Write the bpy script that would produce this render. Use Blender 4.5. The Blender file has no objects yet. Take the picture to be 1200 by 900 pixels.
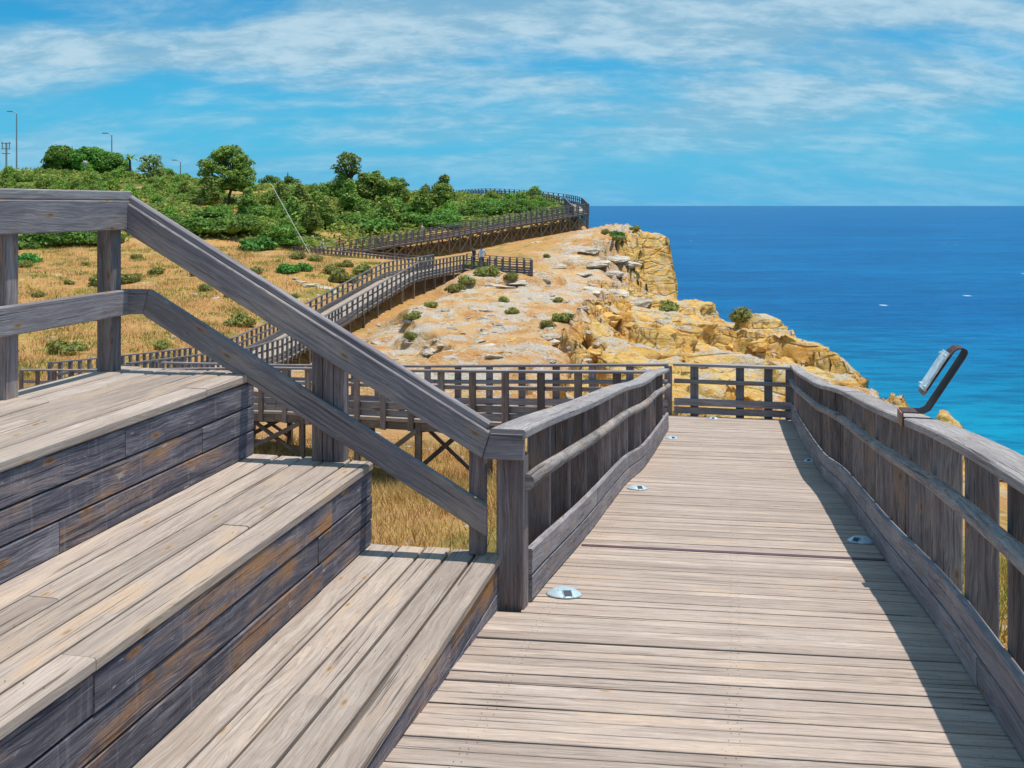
import bpy, bmesh, math, random
import numpy as np
from mathutils import Vector, Matrix

random.seed(7)
rng = np.random.default_rng(11)
S = bpy.context.scene
COL = S.collection
R = math.radians

# ------------------------------------------------------------------ camera, world, sun
ZC = 30.0                       # camera height above the sea
F = 1200.0                      # focal length in photograph pixels (photograph 1200 wide)
cam_d = bpy.data.cameras.new('camera')
cam = bpy.data.objects.new('camera', cam_d)
COL.objects.link(cam)
cam.location = (0, 0, ZC)
cam.rotation_euler = (R(90), 0, 0)
cam_d.sensor_width = 36
cam_d.lens = 36
cam_d.shift_y = -209 / 1200
cam_d.clip_start = 0.05
cam_d.clip_end = 200000
S.camera = cam
S.view_settings.view_transform = 'Standard'
S.view_settings.look = 'None'
S.view_settings.exposure = 0.0
S.view_settings.gamma = 1.0
S.view_settings.use_curve_mapping = False

SUN_DIR = Vector((0.222, 0.045, 0.974)).normalized()      # towards the sun
SUN_EL = math.asin(SUN_DIR.z)
SUN_AZ = math.atan2(SUN_DIR.x, SUN_DIR.y)


class NT:
    """small helper for building node trees"""
    def __init__(s, tree):
        s.t = tree
        tree.nodes.clear()

    def n(s, kind, **kw):
        nd = s.t.nodes.new(kind)
        for k, v in kw.items():
            if k == 'inp':
                for kk, vv in v.items():
                    if isinstance(vv, bpy.types.NodeSocket):
                        s.t.links.new(vv, nd.inputs[kk])
                    else:
                        nd.inputs[kk].default_value = vv
            else:
                setattr(nd, k, v)
        return nd

    def math(s, op, a, b=None, c=None, clamp=False):
        nd = s.n('ShaderNodeMath', operation=op, use_clamp=clamp)
        for i, v in enumerate((a, b, c)):
            if v is None:
                continue
            if isinstance(v, bpy.types.NodeSocket):
                s.t.links.new(v, nd.inputs[i])
            else:
                nd.inputs[i].default_value = v
        return nd.outputs[0]

    def mix(s, fac, a, b, blend='MIX'):
        nd = s.n('ShaderNodeMix', data_type='RGBA', blend_type=blend)
        for i, v in ((0, fac), (6, a), (7, b)):
            if isinstance(v, bpy.types.NodeSocket):
                s.t.links.new(v, nd.inputs[i])
            else:
                nd.inputs[i].default_value = v if i == 0 else (*v, 1)[:4]
        return nd.outputs[2]

    def ramp(s, fac, lo, hi):
        nd = s.n('ShaderNodeMapRange', interpolation_type='SMOOTHSTEP',
                 inp={'Value': fac, 'From Min': lo, 'From Max': hi})
        return nd.outputs[0]

    def noise(s, vec, scale, detail=4, rough=0.55, dist=0.0):
        nd = s.n('ShaderNodeTexNoise', inp={'Vector': vec, 'Scale': scale, 'Detail': detail,
                                            'Roughness': rough, 'Distortion': dist})
        return nd.outputs[0]

    def map(s, vec, scale=(1, 1, 1), loc=(0, 0, 0), rot=(0, 0, 0)):
        return s.n('ShaderNodeMapping', inp={'Vector': vec, 'Scale': scale, 'Location': loc, 'Rotation': rot}).outputs[0]


world = bpy.data.worlds.new('World')
S.world = world
world.use_nodes = True
w = NT(world.node_tree)
sky = w.n('ShaderNodeTexSky', sky_type='NISHITA', sun_disc=False, sun_elevation=SUN_EL,
          sun_rotation=SUN_AZ, altitude=0, air_density=1.0, dust_density=0.0, ozone_density=5.0)
sat = w.n('ShaderNodeMix', data_type='RGBA', blend_type='MULTIPLY', inp={0: 1.0, 6: sky.outputs[0], 7: (0.15, 0.78, 0.96, 1)})
tc = w.n('ShaderNodeTexCoord')
sep = w.n('ShaderNodeSeparateXYZ', inp={0: tc.outputs['Generated']})
zz = w.math('ADD', w.math('MAXIMUM', sep.outputs[2], 0.0), 0.30)
pv = w.n('ShaderNodeCombineXYZ', inp={0: w.math('DIVIDE', sep.outputs[0], zz), 1: w.math('DIVIDE', sep.outputs[1], zz), 2: 0.0}).outputs[0]
big = w.noise(w.map(pv, (0.95, 2.6, 1), (5.1, 0.2, 0)), 1.0, 4, 0.5, 0.4)
med = w.noise(w.map(pv, (2.3, 4.4, 1), (7.4, 3.1, 0)), 1.0, 8, 0.58, 0.35)
fine = w.noise(w.map(pv, (10, 17, 1), (0.4, 7.7, 0)), 1.0, 9, 0.65, 0.3)
dens = w.math('ADD', w.math('MULTIPLY', big, 0.66), w.math('ADD', w.math('MULTIPLY', med, 0.30), w.math('MULTIPLY', fine, 0.08)))
fac = w.ramp(dens, 0.40, 0.60)
low = w.ramp(sep.outputs[2], 0.0, 0.13)
fac = w.math('MULTIPLY', fac, w.math('MULTIPLY_ADD', low, 0.68, 0.20))
haze_mix = w.mix(w.ramp(sep.outputs[2], -0.02, 0.17), (0.85, 3.8, 6.4), sat.outputs[2])
cloud = w.mix(w.ramp(w.math('ADD', w.math('MULTIPLY', fine, 0.5), w.math('MULTIPLY', med, 0.55)), 0.44, 0.66), (2.2, 4.1, 5.5), (4.4, 5.9, 6.8))
mixc = w.mix(fac, haze_mix, cloud)
bg = w.n('ShaderNodeBackground', inp={'Color': mixc, 'Strength': 0.12})
out = w.n('ShaderNodeOutputWorld')
w.t.links.new(bg.outputs[0], out.inputs[0])

sun_d = bpy.data.lights.new('sun', 'SUN')
sun_d.energy = 4.3
sun_d.angle = R(0.5)
sun_d.color = (1.0, 0.95, 0.87)
sun = bpy.data.objects.new('sun', sun_d)
COL.objects.link(sun)
sun.location = (20, 0, 80)
sun.rotation_euler = SUN_DIR.to_track_quat('Z', 'Y').to_euler()

# ------------------------------------------------------------------ frames
TH = math.atan(260 / 1200)
SN, CS = math.sin(TH), math.cos(TH)
D = Vector((SN, CS, 0))          # ramp direction (u)
RT = Vector((CS, -SN, 0))        # to the right of it (v)
UP = Vector((0, 0, 1))


def W(u, v, h):
    """ramp frame: u along the ramp, v to the right, h metres below the eye"""
    return D * u + RT * v + Vector((0, 0, ZC - h))


def P(px, py, Y):
    return Vector(((px - 600) / F * Y, Y, ZC - (py - 241) / F * Y))


# ------------------------------------------------------------------ object helpers
WM = {}


def put(o, M, parent=None):
    COL.objects.link(o)
    WM[o] = M.copy()
    if parent is not None:
        o.parent = parent
        o.matrix_basis = WM[parent].inverted() @ M
    else:
        o.matrix_basis = M
    return o


def tag(o, label=None, cat=None, group=None, kind=None):
    for k, v in (('label', label), ('category', cat), ('group', group), ('kind', kind)):
        if v:
            o[k] = v
    return o


def empty(name, loc, label=None, cat=None, group=None, kind=None):
    o = bpy.data.objects.new(name, None)
    o.empty_display_size = 0.2
    put(o, Matrix.Translation(loc))
    return tag(o, label, cat, group, kind)


def mesh_obj(name, me, M=None, parent=None, mat=None):
    if mat is not None and not me.materials:
        me.materials.append(mat)
    o = bpy.data.objects.new(name, me)
    return put(o, M if M is not None else Matrix.Identity(4), parent)


def mesh_np(name, verts, quads=None, tris=None, smooth=False):
    me = bpy.data.meshes.new(name)
    verts = np.asarray(verts, dtype=np.float32)
    me.vertices.add(len(verts))
    me.vertices.foreach_set('co', verts.ravel())
    parts, starts, totals, ofs = [], [], [], 0
    for arr, k in ((quads, 4), (tris, 3)):
        if arr is None or len(arr) == 0:
            continue
        arr = np.asarray(arr, dtype=np.int32)
        parts.append(arr.ravel())
        starts.append(np.arange(len(arr), dtype=np.int32) * k + ofs)
        totals.append(np.full(len(arr), k, dtype=np.int32))
        ofs += arr.size
    lo = np.concatenate(parts)
    me.loops.add(len(lo))
    me.loops.foreach_set('vertex_index', lo)
    st = np.concatenate(starts)
    me.polygons.add(len(st))
    me.polygons.foreach_set('loop_start', st)
    me.update(calc_edges=True)
    if smooth:
        me.polygons.foreach_set('use_smooth', np.ones(len(st), dtype=bool))
    me.validate()
    return me


def section(wd, th, ch):
    a, b = wd / 2, th / 2
    ch = min(ch, a * 0.45, b * 0.45)
    return [(-a + ch, -b), (a - ch, -b), (a, -b + ch), (a, b - ch), (a - ch, b), (-a + ch, b), (-a, b - ch), (-a, -b + ch)]


def extrude_mesh(name, frames, lens, sec):
    """frames: list of (origin, Y axis, Z axis); a strip of rings with UVs in metres"""
    n = len(sec)
    per = [0]
    for i in range(n):
        a, b = sec[i], sec[(i + 1) % n]
        per.append(per[-1] + math.hypot(b[0] - a[0], b[1] - a[1]))
    verts, faces, uvs = [], [], []
    for (o, y, z) in frames:
        for (a, b) in sec:
            verts.append(o + y * a + z * b)
    for k in range(len(frames) - 1):
        for i in range(n):
            j = (i + 1) % n
            faces.append((k * n + i, k * n + j, (k + 1) * n + j, (k + 1) * n + i))
            uvs += [(lens[k], per[i]), (lens[k], per[i + 1]), (lens[k + 1], per[i + 1]), (lens[k + 1], per[i])]
    e = (len(frames) - 1) * n
    faces.append(tuple(range(n - 1, -1, -1)))
    uvs += [(sec[i][0] * 0.3, sec[i][1]) for i in range(n - 1, -1, -1)]
    faces.append(tuple(e + i for i in range(n)))
    uvs += [(sec[i][0] * 0.3, sec[i][1]) for i in range(n)]
    me = bpy.data.meshes.new(name)
    me.from_pydata([tuple(v) for v in verts], [], faces)
    uv = me.uv_layers.new(name='UVMap')
    uv.data.foreach_set('uv', np.array(uvs, dtype=np.float32).ravel())
    me.update()
    return me


_beam = {}


def beam_mesh(L, wd, th, mat, ch=0.006):
    key = (round(L, 2), round(wd, 3), round(th, 3), mat.name)
    if key not in _beam:
        X, Y, Z = Vector((1, 0, 0)), Vector((0, 1, 0)), Vector((0, 0, 1))
        me = extrude_mesh('beam', [(X * (-L / 2), Y, Z), (X * (L / 2), Y, Z)], [0, L], section(wd, th, ch))
        me.materials.append(mat)
        _beam[key] = me
    return _beam[key]


def beam(name, p0, p1, wd, th, mat, parent, up=UP, ch=0.006):
    """a straight timber from p0 to p1; wd is measured sideways, th along 'up'"""
    d = p1 - p0
    L = d.length
    x = d / L
    y = up.cross(x).normalized()
    z = x.cross(y)
    M = Matrix((x, y, z)).transposed().to_4x4()
    M.translation = (p0 + p1) / 2
    return put(bpy.data.objects.new(name, beam_mesh(L, wd, th, mat, ch)), M, parent)


def sweep(name, pts, wd, th, mat, parent, ch=0.006):
    """a board that follows a path, its width kept level"""
    fr, ln = [], [0]
    o0 = pts[0]
    for i, p in enumerate(pts):
        a, b = pts[max(i - 1, 0)], pts[min(i + 1, len(pts) - 1)]
        x = (b - a).normalized()
        y = UP.cross(x).normalized()
        fr.append((p - o0, y, x.cross(y)))
        if i:
            ln.append(ln[-1] + (p - pts[i - 1]).length)
    me = extrude_mesh(name, fr, ln, section(wd, th, ch))
    me.materials.append(mat)
    return put(bpy.data.objects.new(name, me), Matrix.Translation(o0), parent)


def log(name, pts, r, mat, parent, seed=0):
    rr = random.Random(seed)
    fr, ln = [], [0]
    o0 = pts[0]
    secs = []
    n = 12
    for i, p in enumerate(pts):
        a, b = pts[max(i - 1, 0)], pts[min(i + 1, len(pts) - 1)]
        x = (b - a).normalized()
        y = UP.cross(x).normalized()
        k = 1 + rr.uniform(-0.07, 0.07)
        fr.append((p - o0, y * k, x.cross(y) * k))
        if i:
            ln.append(ln[-1] + (p - pts[i - 1]).length)
    sec = [(r * math.cos(2 * math.pi * q / n), r * math.sin(2 * math.pi * q / n)) for q in range(n)]
    me = extrude_mesh(name, fr, ln, sec)
    for p in me.polygons:
        p.use_smooth = len(p.vertices) == 4
    me.materials.append(mat)
    return put(bpy.data.objects.new(name, me), Matrix.Translation(o0), parent)


# ------------------------------------------------------------------ materials
def new_mat(name):
    m = bpy.data.materials.new(name)
    m.use_nodes = True
    return m, NT(m.node_tree)


def finish(nt, col, rough, bump=None, bs=0.3, bd=0.01, metal=0.0, spec=0.3, **kw):
    b = nt.n('ShaderNodeBsdfPrincipled')
    for k, v in (('Base Color', col), ('Roughness', rough), ('Metallic', metal), ('Specular IOR Level', spec), *kw.items()):
        if isinstance(v, bpy.types.NodeSocket):
            nt.t.links.new(v, b.inputs[k])
        else:
            b.inputs[k].default_value = (*v, 1) if isinstance(v, tuple) and len(v) == 3 else v
    if bump is not None:
        bn = nt.n('ShaderNodeBump', inp={'Strength': bs, 'Distance': bd, 'Height': bump})
        nt.t.links.new(bn.outputs[0], b.inputs['Normal'])
    o = nt.n('ShaderNodeOutputMaterial')
    nt.t.links.new(b.outputs[0], o.inputs[0])
    return b


def wood(name, dark, mid, light, warm, warm_amt=0.25, knot=0.5, bump=0.5, vary=0.35, worn=0.0, drip=0.0, check=0.65):
    m, t = new_mat(name)
    uv = t.n('ShaderNodeTexCoord').outputs['UV']
    oi = t.n('ShaderNodeObjectInfo').outputs['Random']
    s2 = t.n('ShaderNodeSeparateXYZ', inp={0: uv})
    off = t.math('MULTIPLY', oi, 37.0)
    vec = t.n('ShaderNodeCombineXYZ', inp={0: t.math('ADD', s2.outputs[0], off), 1: s2.outputs[1], 2: off}).outputs[0]
    warp = t.noise(t.map(vec, (1.6, 7, 1)), 1.0, 3, 0.5)
    wy = t.math('ADD', s2.outputs[1], t.math('MULTIPLY', t.math('SUBTRACT', warp, 0.5), 0.11))
    wv = t.n('ShaderNodeCombineXYZ', inp={0: t.math('ADD', s2.outputs[0], off), 1: wy, 2: off}).outputs[0]
    grain = t.noise(t.map(wv, (1.5, 62, 1)), 1.0, 6, 0.66, 0.3)
    fine = t.noise(t.map(wv, (6.5, 170, 1)), 1.0, 4, 0.68)
    fib = t.noise(t.map(wv, (14, 420, 1)), 1.0, 2, 0.5)
    spk = t.noise(t.map(vec, (22, 70, 1), (3, 8, 0)), 1.0, 4, 0.7)
    blot = t.noise(t.map(vec, (1.1, 4, 1)), 1.6, 5, 0.6)
    c = t.mix(t.ramp(grain, 0.33, 0.68), dark, mid)
    c = t.mix(t.math('MULTIPLY', t.ramp(t.math('ADD', t.math('MULTIPLY', fine, 0.6), t.math('MULTIPLY', blot, 0.5)), 0.5, 0.72), 0.85), c, light)
    c = t.mix(t.math('MULTIPLY', t.ramp(blot, 0.47, 0.72), t.math('MULTIPLY', t.math('POWER', t.math('FRACT', t.math('MULTIPLY', oi, 7.31)), 1.4), warm_amt * 1.6), None, True), c, warm)
    # cracks and dark fibres
    crack = t.noise(t.map(vec, (0.9, 58, 1), (5.3, 2.2, 0)), 1.0, 3, 0.5, 0.8)
    cr = t.ramp(crack, 0.63, 0.69)
    c = t.mix(t.math('MULTIPLY', cr, check), c, tuple(x * 0.28 for x in dark))
    c = t.mix(t.math('MULTIPLY', t.ramp(fib, 0.57, 0.7), 0.32), c, tuple(x * 0.45 for x in dark))
    c = t.mix(t.math('MULTIPLY', t.ramp(spk, 0.62, 0.70), 0.45), c, tuple(x * 0.5 for x in dark))
    # knots
    if knot > 0:
        kv = t.n('ShaderNodeTexVoronoi', feature='F1', voronoi_dimensions='2D', inp={'Vector': t.map(vec, (2.6, 7.5, 1)), 'Scale': 1.0, 'Randomness': 1.0})
        kd = kv.outputs['Distance']
        keep = t.math('GREATER_THAN', t.n('ShaderNodeSeparateColor', inp={0: kv.outputs['Color']}).outputs[0], 1 - 0.5 * knot)
        ring = t.math('MULTIPLY', t.math('SUBTRACT', 1.0, t.ramp(kd, 0.05, 0.17)), keep)
        core = t.math('MULTIPLY', t.math('SUBTRACT', 1.0, t.ramp(kd, 0.02, 0.09)), keep)
        c = t.mix(t.math('MULTIPLY', ring, 0.55), c, warm)
        c = t.mix(t.math('MULTIPLY', core, 0.6), c, tuple(x * 0.3 for x in warm))
    if drip > 0:
        dn = t.noise(t.map(vec, (46, 2.6, 1), (2.2, 7, 0)), 1.0, 4, 0.6)
        c = t.mix(t.math('MULTIPLY', t.ramp(dn, 0.56, 0.72), drip), c, (0.50, 0.46, 0.44))
        dd = t.noise(t.map(vec, (30, 3.2, 1), (8.2, 1, 0)), 1.0, 4, 0.6)
        c = t.mix(t.math('MULTIPLY', t.ramp(dd, 0.56, 0.74), drip * 1.2), c, tuple(x * 0.4 for x in dark))
    if worn > 0:
        wn = t.noise(t.map(vec, (3, 9, 1), (9.1, 4, 0)), 2.0, 6, 0.7)
        c = t.mix(t.math('MULTIPLY', t.ramp(wn, 0.62, 0.7), worn), c, (0.55, 0.52, 0.50))
    val = t.math('MULTIPLY_ADD', oi, vary, 1 - vary / 2)
    c = t.n('ShaderNodeHueSaturation', inp={'Hue': 0.5, 'Saturation': 1.0, 'Value': val, 'Color': c}).outputs[0]
    hgt = t.math('ADD', t.math('MULTIPLY', grain, 0.6), t.math('ADD', t.math('MULTIPLY', fine, 0.35), t.math('MULTIPLY', cr, -0.8)))
    finish(t, c, 0.82, hgt, bump, 0.006, spec=0.2)
    return m


M_deck = wood('weathered_deck_wood', (0.345, 0.26, 0.215), (0.48, 0.383, 0.325), (0.595, 0.51, 0.45), (0.54, 0.35, 0.20), 0.35, 0.35, 0.5, 0.26, 0.22, 0.0, 0.9)
M_tread = wood('worn_tread_wood', (0.32, 0.25, 0.212), (0.455, 0.37, 0.315), (0.565, 0.49, 0.435), (0.54, 0.35, 0.20), 0.5, 0.5, 0.5, 0.32, 0.35, 0.0, 0.8)
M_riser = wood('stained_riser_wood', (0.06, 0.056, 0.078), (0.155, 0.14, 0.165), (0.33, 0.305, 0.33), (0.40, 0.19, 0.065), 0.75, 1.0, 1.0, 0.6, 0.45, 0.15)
M_rail = wood('grey_railing_wood', (0.17, 0.148, 0.162), (0.29, 0.26, 0.275), (0.42, 0.39, 0.40), (0.42, 0.26, 0.14), 0.2, 1.0, 0.6, 0.3)
M_post = wood('dark_post_wood', (0.13, 0.10, 0.098), (0.245, 0.20, 0.20), (0.37, 0.325, 0.325), (0.34, 0.20, 0.11), 0.4, 0.7, 0.6, 0.8)
M_cap = wood('bleached_cap_wood', (0.235, 0.205, 0.205), (0.36, 0.325, 0.32), (0.49, 0.455, 0.445), (0.44, 0.29, 0.16), 0.2, 0.6, 0.6, 0.2, 0.2)
M_log = wood('cracked_log_wood', (0.17, 0.14, 0.135), (0.33, 0.29, 0.275), (0.49, 0.45, 0.43), (0.44, 0.27, 0.13), 0.4, 0.5, 1.0, 0.25, 0.25, 0.3)
M_beam = wood('brown_trestle_wood', (0.105, 0.08, 0.068), (0.19, 0.15, 0.13), (0.29, 0.245, 0.22), (0.34, 0.20, 0.10), 0.3, 0.4, 0.5, 0.35)
M_far = wood('far_railing_wood', (0.11, 0.105, 0.115), (0.175, 0.168, 0.182), (0.27, 0.26, 0.275), (0.20, 0.14, 0.10), 0.2, 0.0, 0.2, 0.3)
M_fardeck = wood('far_deck_wood', (0.30, 0.24, 0.19), (0.46, 0.38, 0.31), (0.56, 0.48, 0.40), (0.46, 0.34, 0.22), 0.2, 0.0, 0.2, 0.1)


def plain(name, col, rough=0.6, metal=0.0, amt=0.15, scale=6.0, spec=0.4):
    m, t = new_mat(name)
    tcx = t.n('ShaderNodeTexCoord').outputs['Object']
    nz = t.noise(tcx, scale, 5, 0.6)
    c = t.mix(t.ramp(nz, 0.3, 0.7), tuple(x * (1 - amt) for x in col), tuple(min(1, x * (1 + amt)) for x in col))
    finish(t, c, rough, nz, 0.15, 0.01, metal, spec)
    return m


M_alu = plain('brushed_aluminium', (0.52, 0.66, 0.74), 0.42, 0.25, 0.08, 30)
M_dark = plain('dark_lens', (0.05, 0.06, 0.07), 0.2, 0.0)
M_rust = plain('rusted_steel', (0.10, 0.055, 0.045), 0.6, 0.35, 0.4, 18)
M_rustlight = plain('worn_rusted_steel', (0.34, 0.20, 0.14), 0.7, 0.2, 0.35, 18)
M_pole = plain('galvanised_pole', (0.30, 0.36, 0.40), 0.5, 0.4)
M_white = plain('white_paint', (0.78, 0.78, 0.76), 0.5)
M_signgreen = plain('green_sign_paint', (0.03, 0.22, 0.07), 0.5)
M_screw = plain('dull_screw_steel', (0.10, 0.085, 0.08), 0.6, 0.5)
M_steel_joint = plain('joint_strip', (0.14, 0.08, 0.10), 0.5, 0.3)


def leaf_mat(name, dark, light, warm=None, warm_amt=0.0):
    m, t = new_mat(name)
    g = t.n('ShaderNodeTexCoord').outputs['Object']
    oi = t.n('ShaderNodeObjectInfo').outputs['Random']
    nz = t.noise(g, 1.6, 4, 0.65)
    n2 = t.noise(g, 9.0, 3, 0.6)
    c = t.mix(t.ramp(t.math('ADD', t.math('MULTIPLY', nz, 0.55), t.math('MULTIPLY', n2, 0.5)), 0.38, 0.68), dark, light)
    if warm:
        c = t.mix(t.math('MULTIPLY', t.ramp(t.noise(g, 2.7, 3, 0.5), 0.52, 0.68), warm_amt), c, warm)
    c = t.n('ShaderNodeHueSaturation', inp={'Hue': t.math('MULTIPLY_ADD', oi, 0.035, 0.4825), 'Saturation': 1.0,
                                            'Value': t.math('MULTIPLY', t.math('MULTIPLY_ADD', oi, 0.45, 0.78), t.math('MULTIPLY_ADD', t.n('ShaderNodeNewGeometry').outputs['Random Per Island'], 0.9, 0.6)), 'Color': c}).outputs[0]
    b = finish(t, c, 0.55, spec=0.25)
    tr = t.n('ShaderNodeBsdfTranslucent', inp={'Color': c})
    mx = t.n('ShaderNodeMixShader', inp={0: 0.34, 1: b.outputs[0], 2: tr.outputs[0]})
    o = [n for n in t.t.nodes if n.type == 'OUTPUT_MATERIAL'][0]
    t.t.links.new(mx.outputs[0], o.inputs[0])
    return m


M_leaf = leaf_mat('shrub_leaf', (0.10, 0.205, 0.03), (0.32, 0.49, 0.08), (0.38, 0.38, 0.08), 0.45)
M_leafdark = leaf_mat('dense_shrub_leaf', (0.065, 0.165, 0.026), (0.22, 0.39, 0.06))
M_pine = leaf_mat('pine_needles', (0.09, 0.17, 0.03), (0.34, 0.44, 0.08), (0.42, 0.40, 0.09), 0.4)
M_olive = leaf_mat('dry_scrub_leaf', (0.16, 0.175, 0.035), (0.34, 0.34, 0.09), (0.42, 0.33, 0.12), 0.5)
M_bright = leaf_mat('bright_green_leaf', (0.05, 0.18, 0.03), (0.16, 0.42, 0.07))
M_scrub = leaf_mat('yellow_green_scrub_leaf', (0.13, 0.20, 0.035), (0.35, 0.45, 0.08), (0.46, 0.43, 0.11), 0.45)
M_bark = plain('bark', (0.11, 0.085, 0.065), 0.9, 0, 0.3, 12, 0.1)

# ------------------------------------------------------------------ numpy noise
_perm = np.random.default_rng(3).random((256, 256)).astype(np.float64)


def vnoise(x, y):
    xi, yi = np.floor(x).astype(int), np.floor(y).astype(int)
    fx, fy = x - xi, y - yi
    fx, fy = fx * fx * (3 - 2 * fx), fy * fy * (3 - 2 * fy)
    a = _perm[xi & 255, yi & 255]
    b = _perm[(xi + 1) & 255, yi & 255]
    c = _perm[xi & 255, (yi + 1) & 255]
    d = _perm[(xi + 1) & 255, (yi + 1) & 255]
    return (a * (1 - fx) + b * fx) * (1 - fy) + (c * (1 - fx) + d * fx) * fy


def fbm(x, y, o=4, g=0.5):
    s, amp, tot = 0, 1.0, 0
    for k in range(o):
        s = s + amp * vnoise(x * 2 ** k + 17.3 * k, y * 2 ** k + 5.1 * k)
        tot += amp
        amp *= g
    return s / tot - 0.5


def sstep(a, b, x):
    t = np.clip((x - a) / (b - a), 0, 1)
    return t * t * (3 - 2 * t)


# ------------------------------------------------------------------ ramp profile
RU = np.array([-4, 0, 3.35, 5.35, 7.35, 10.35, 12.45, 14.08, 17.27, 19.5, 21])
RH = np.array([1.30, 1.64, 1.95, 2.12, 2.43, 2.81, 3.19, 3.39, 3.74, 3.93, 3.95])


def deck_h(u):
    return float(np.mean([np.interp(u + k, RU, RH) for k in (-0.5, -0.3, -0.1, 0.1, 0.3, 0.5)]))


# ------------------------------------------------------------------ terrain
GP = [  # (px, py, distance) of ground points read from the photograph
    (530, 640, 10.0), (470, 640, 10.5), (560, 600, 12), (500, 600, 13), (620, 612, 11), (650, 570, 15),
    (447, 576, 19.8), (520, 572, 19.8), (600, 562, 20), (330, 545, 21.5), (340, 525, 23), (760, 560, 20),
    (60, 430, 40), (230, 408, 46), (60, 400, 46), (60, 350, 58), (60, 310, 70), (60, 288, 80), (-150, 330, 60),
    (-150, 290, 80), (200, 350, 57), (200, 303, 72), (300, 330, 62), (330, 306, 72), (380, 320, 66), (430, 312, 70),
    (200, 380, 50), (140, 292, 78), (260, 294, 76),
    (400, 396, 53), (450, 366, 58), (490, 338, 63), (545, 323, 71), (350, 428, 46), (300, 444, 42), (200, 452, 36), (100, 470, 32),
    (500, 428, 38), (450, 423, 42), (600, 422, 38), (600, 390, 46), (560, 360, 55), (620, 342, 66), (650, 330, 70),
    (600, 312, 80), (580, 300, 86), (640, 290, 90), (660, 276, 98), (689, 266, 104), (700, 300, 85), (740, 288, 90),
    (700, 261, 106), (750, 267, 98), (783, 272, 92.5), (770, 270, 96), (772, 274, 88.6), (752, 276, 88.2), (735, 284, 87), (775, 346, 85.6), (755, 338, 84.6), (728, 318, 83.5), (786, 350, 84), (730, 264, 103),
    (700, 342, 68), (740, 348, 70), (680, 372, 55), (720, 402, 46), (800, 372, 68), (836, 366, 76), (780, 354, 80), (765, 350, 82),
    (905, 381, 62), (870, 373, 70), (930, 394, 57), (960, 413, 50), (1000, 440, 44), (1050, 463, 38), (1068, 472, 36),
    (800, 430, 44), (850, 440, 42), (900, 430, 46), (800, 480, 34), (900, 488, 33), (680, 432, 40),
    (30, 248, 105), (30, 218, 130), (100, 214, 135), (0, 206, 145), (60, 205, 150), (150, 208, 145), (200, 218, 135), (200, 252, 100),
    (250, 243, 112), (270, 240, 116), (330, 238, 118), (400, 236, 118), (400, 266, 108), (450, 252, 110), (500, 262, 108),
    (500, 242, 120), (540, 236, 126), (600, 234, 128), (560, 256, 112), (640, 248, 115), (610, 266, 106), (660, 252, 112),
    (587, 283, 100), (520, 300, 96), (450, 307, 92), (380, 306, 92), (330, 301, 90), (420, 277, 102), (300, 268, 95), (300, 290, 80),
    (-120, 250, 110), (-120, 215, 140), (150, 268, 92),
]
GW = [  # (u, v, h) near the ramp
    (4, 1.9, 2.40), (8, 2.1, 3.0), (12, 2.6, 3.9), (16, 3, 4.9), (20, 3, 5.5), (6, 4, 3.2), (10, 5, 4.4), (16, 7, 5.9), (0, 2, 2.3),
    (-5, 0, 2.1), (5, 0, 2.95), (0, 0, 2.5), (3, -3, 3.0), (10, 0, 3.6), (14, 0, 4.4), (18, 0, 5.3), (5, -4.2, 3.0), (0, -6, 2.7), (-8, -6, 2.2),
    (5, 7.5, 4.2), (0, 6, 3.3),
]
pts = [((px - 600) / F * Y, Y, (py - 241) / F * Y) for px, py, Y in GP]
for u, v, h in GW:
    q = W(u, v, h)
    pts.append((q.x, q.y, h))
pts += [(-8, 8, 3.7), (-10, 18, 5.5), (-20, 20, 5.6), (-25, 35, 6.2), (-30, 10, 4), (-50, 30, 5), (13, 26, 6.7), (-100, 200, -5), (-50, 210, -3),
        (0, 190, 2), (-80, 60, 3), (-160, 150, -8), (-120, 90, 0), (-60, -20, 2), (0, -30, 0.5), (8, -20, 2), (-140, 230, -8)]
GPT = np.array(pts)
EPS = 1.2


def _k(dx, dy):
    return np.sqrt(dx * dx + dy * dy + EPS * EPS)


_A = _k(GPT[:, None, 0] - GPT[None, :, 0], GPT[:, None, 1] - GPT[None, :, 1])
_n = len(GPT)
_full = np.zeros((_n + 1, _n + 1))
_full[:_n, :_n] = _A + np.eye(_n) * -0.05
_full[:_n, _n] = 1
_full[_n, :_n] = 1
_c = np.linalg.solve(_full, np.concatenate([GPT[:, 2], [0]]))

COAST = np.array([(9, -60), (9.5, -5), (10.5, 8), (12, 20), (14.0, 30), (15.0, 36), (15.6, 44), (16.0, 50), (16.3, 57), (16.4, 62), (16.4, 70),
                  (15.6, 76.5), (14.9, 79.5), (13.6, 84), (13.6, 92.5), (12.4, 98), (10.6, 103), (8.6, 107.5), (7.6, 111), (7.4, 118), (7.6, 124), (6, 132), (4, 150), (-4, 175), (-20, 215), (-50, 320)])


def coast_x(y):
    return np.interp(y, COAST[:, 1], COAST[:, 0])


APATH = np.array([(-11.5, 26), (-10.6, 41), (-10, 46), (-9.2, 55), (-6, 64), (-3.4, 72), (1.6, 71), (4, 85), (8, 105), (10, 120)])


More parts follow.
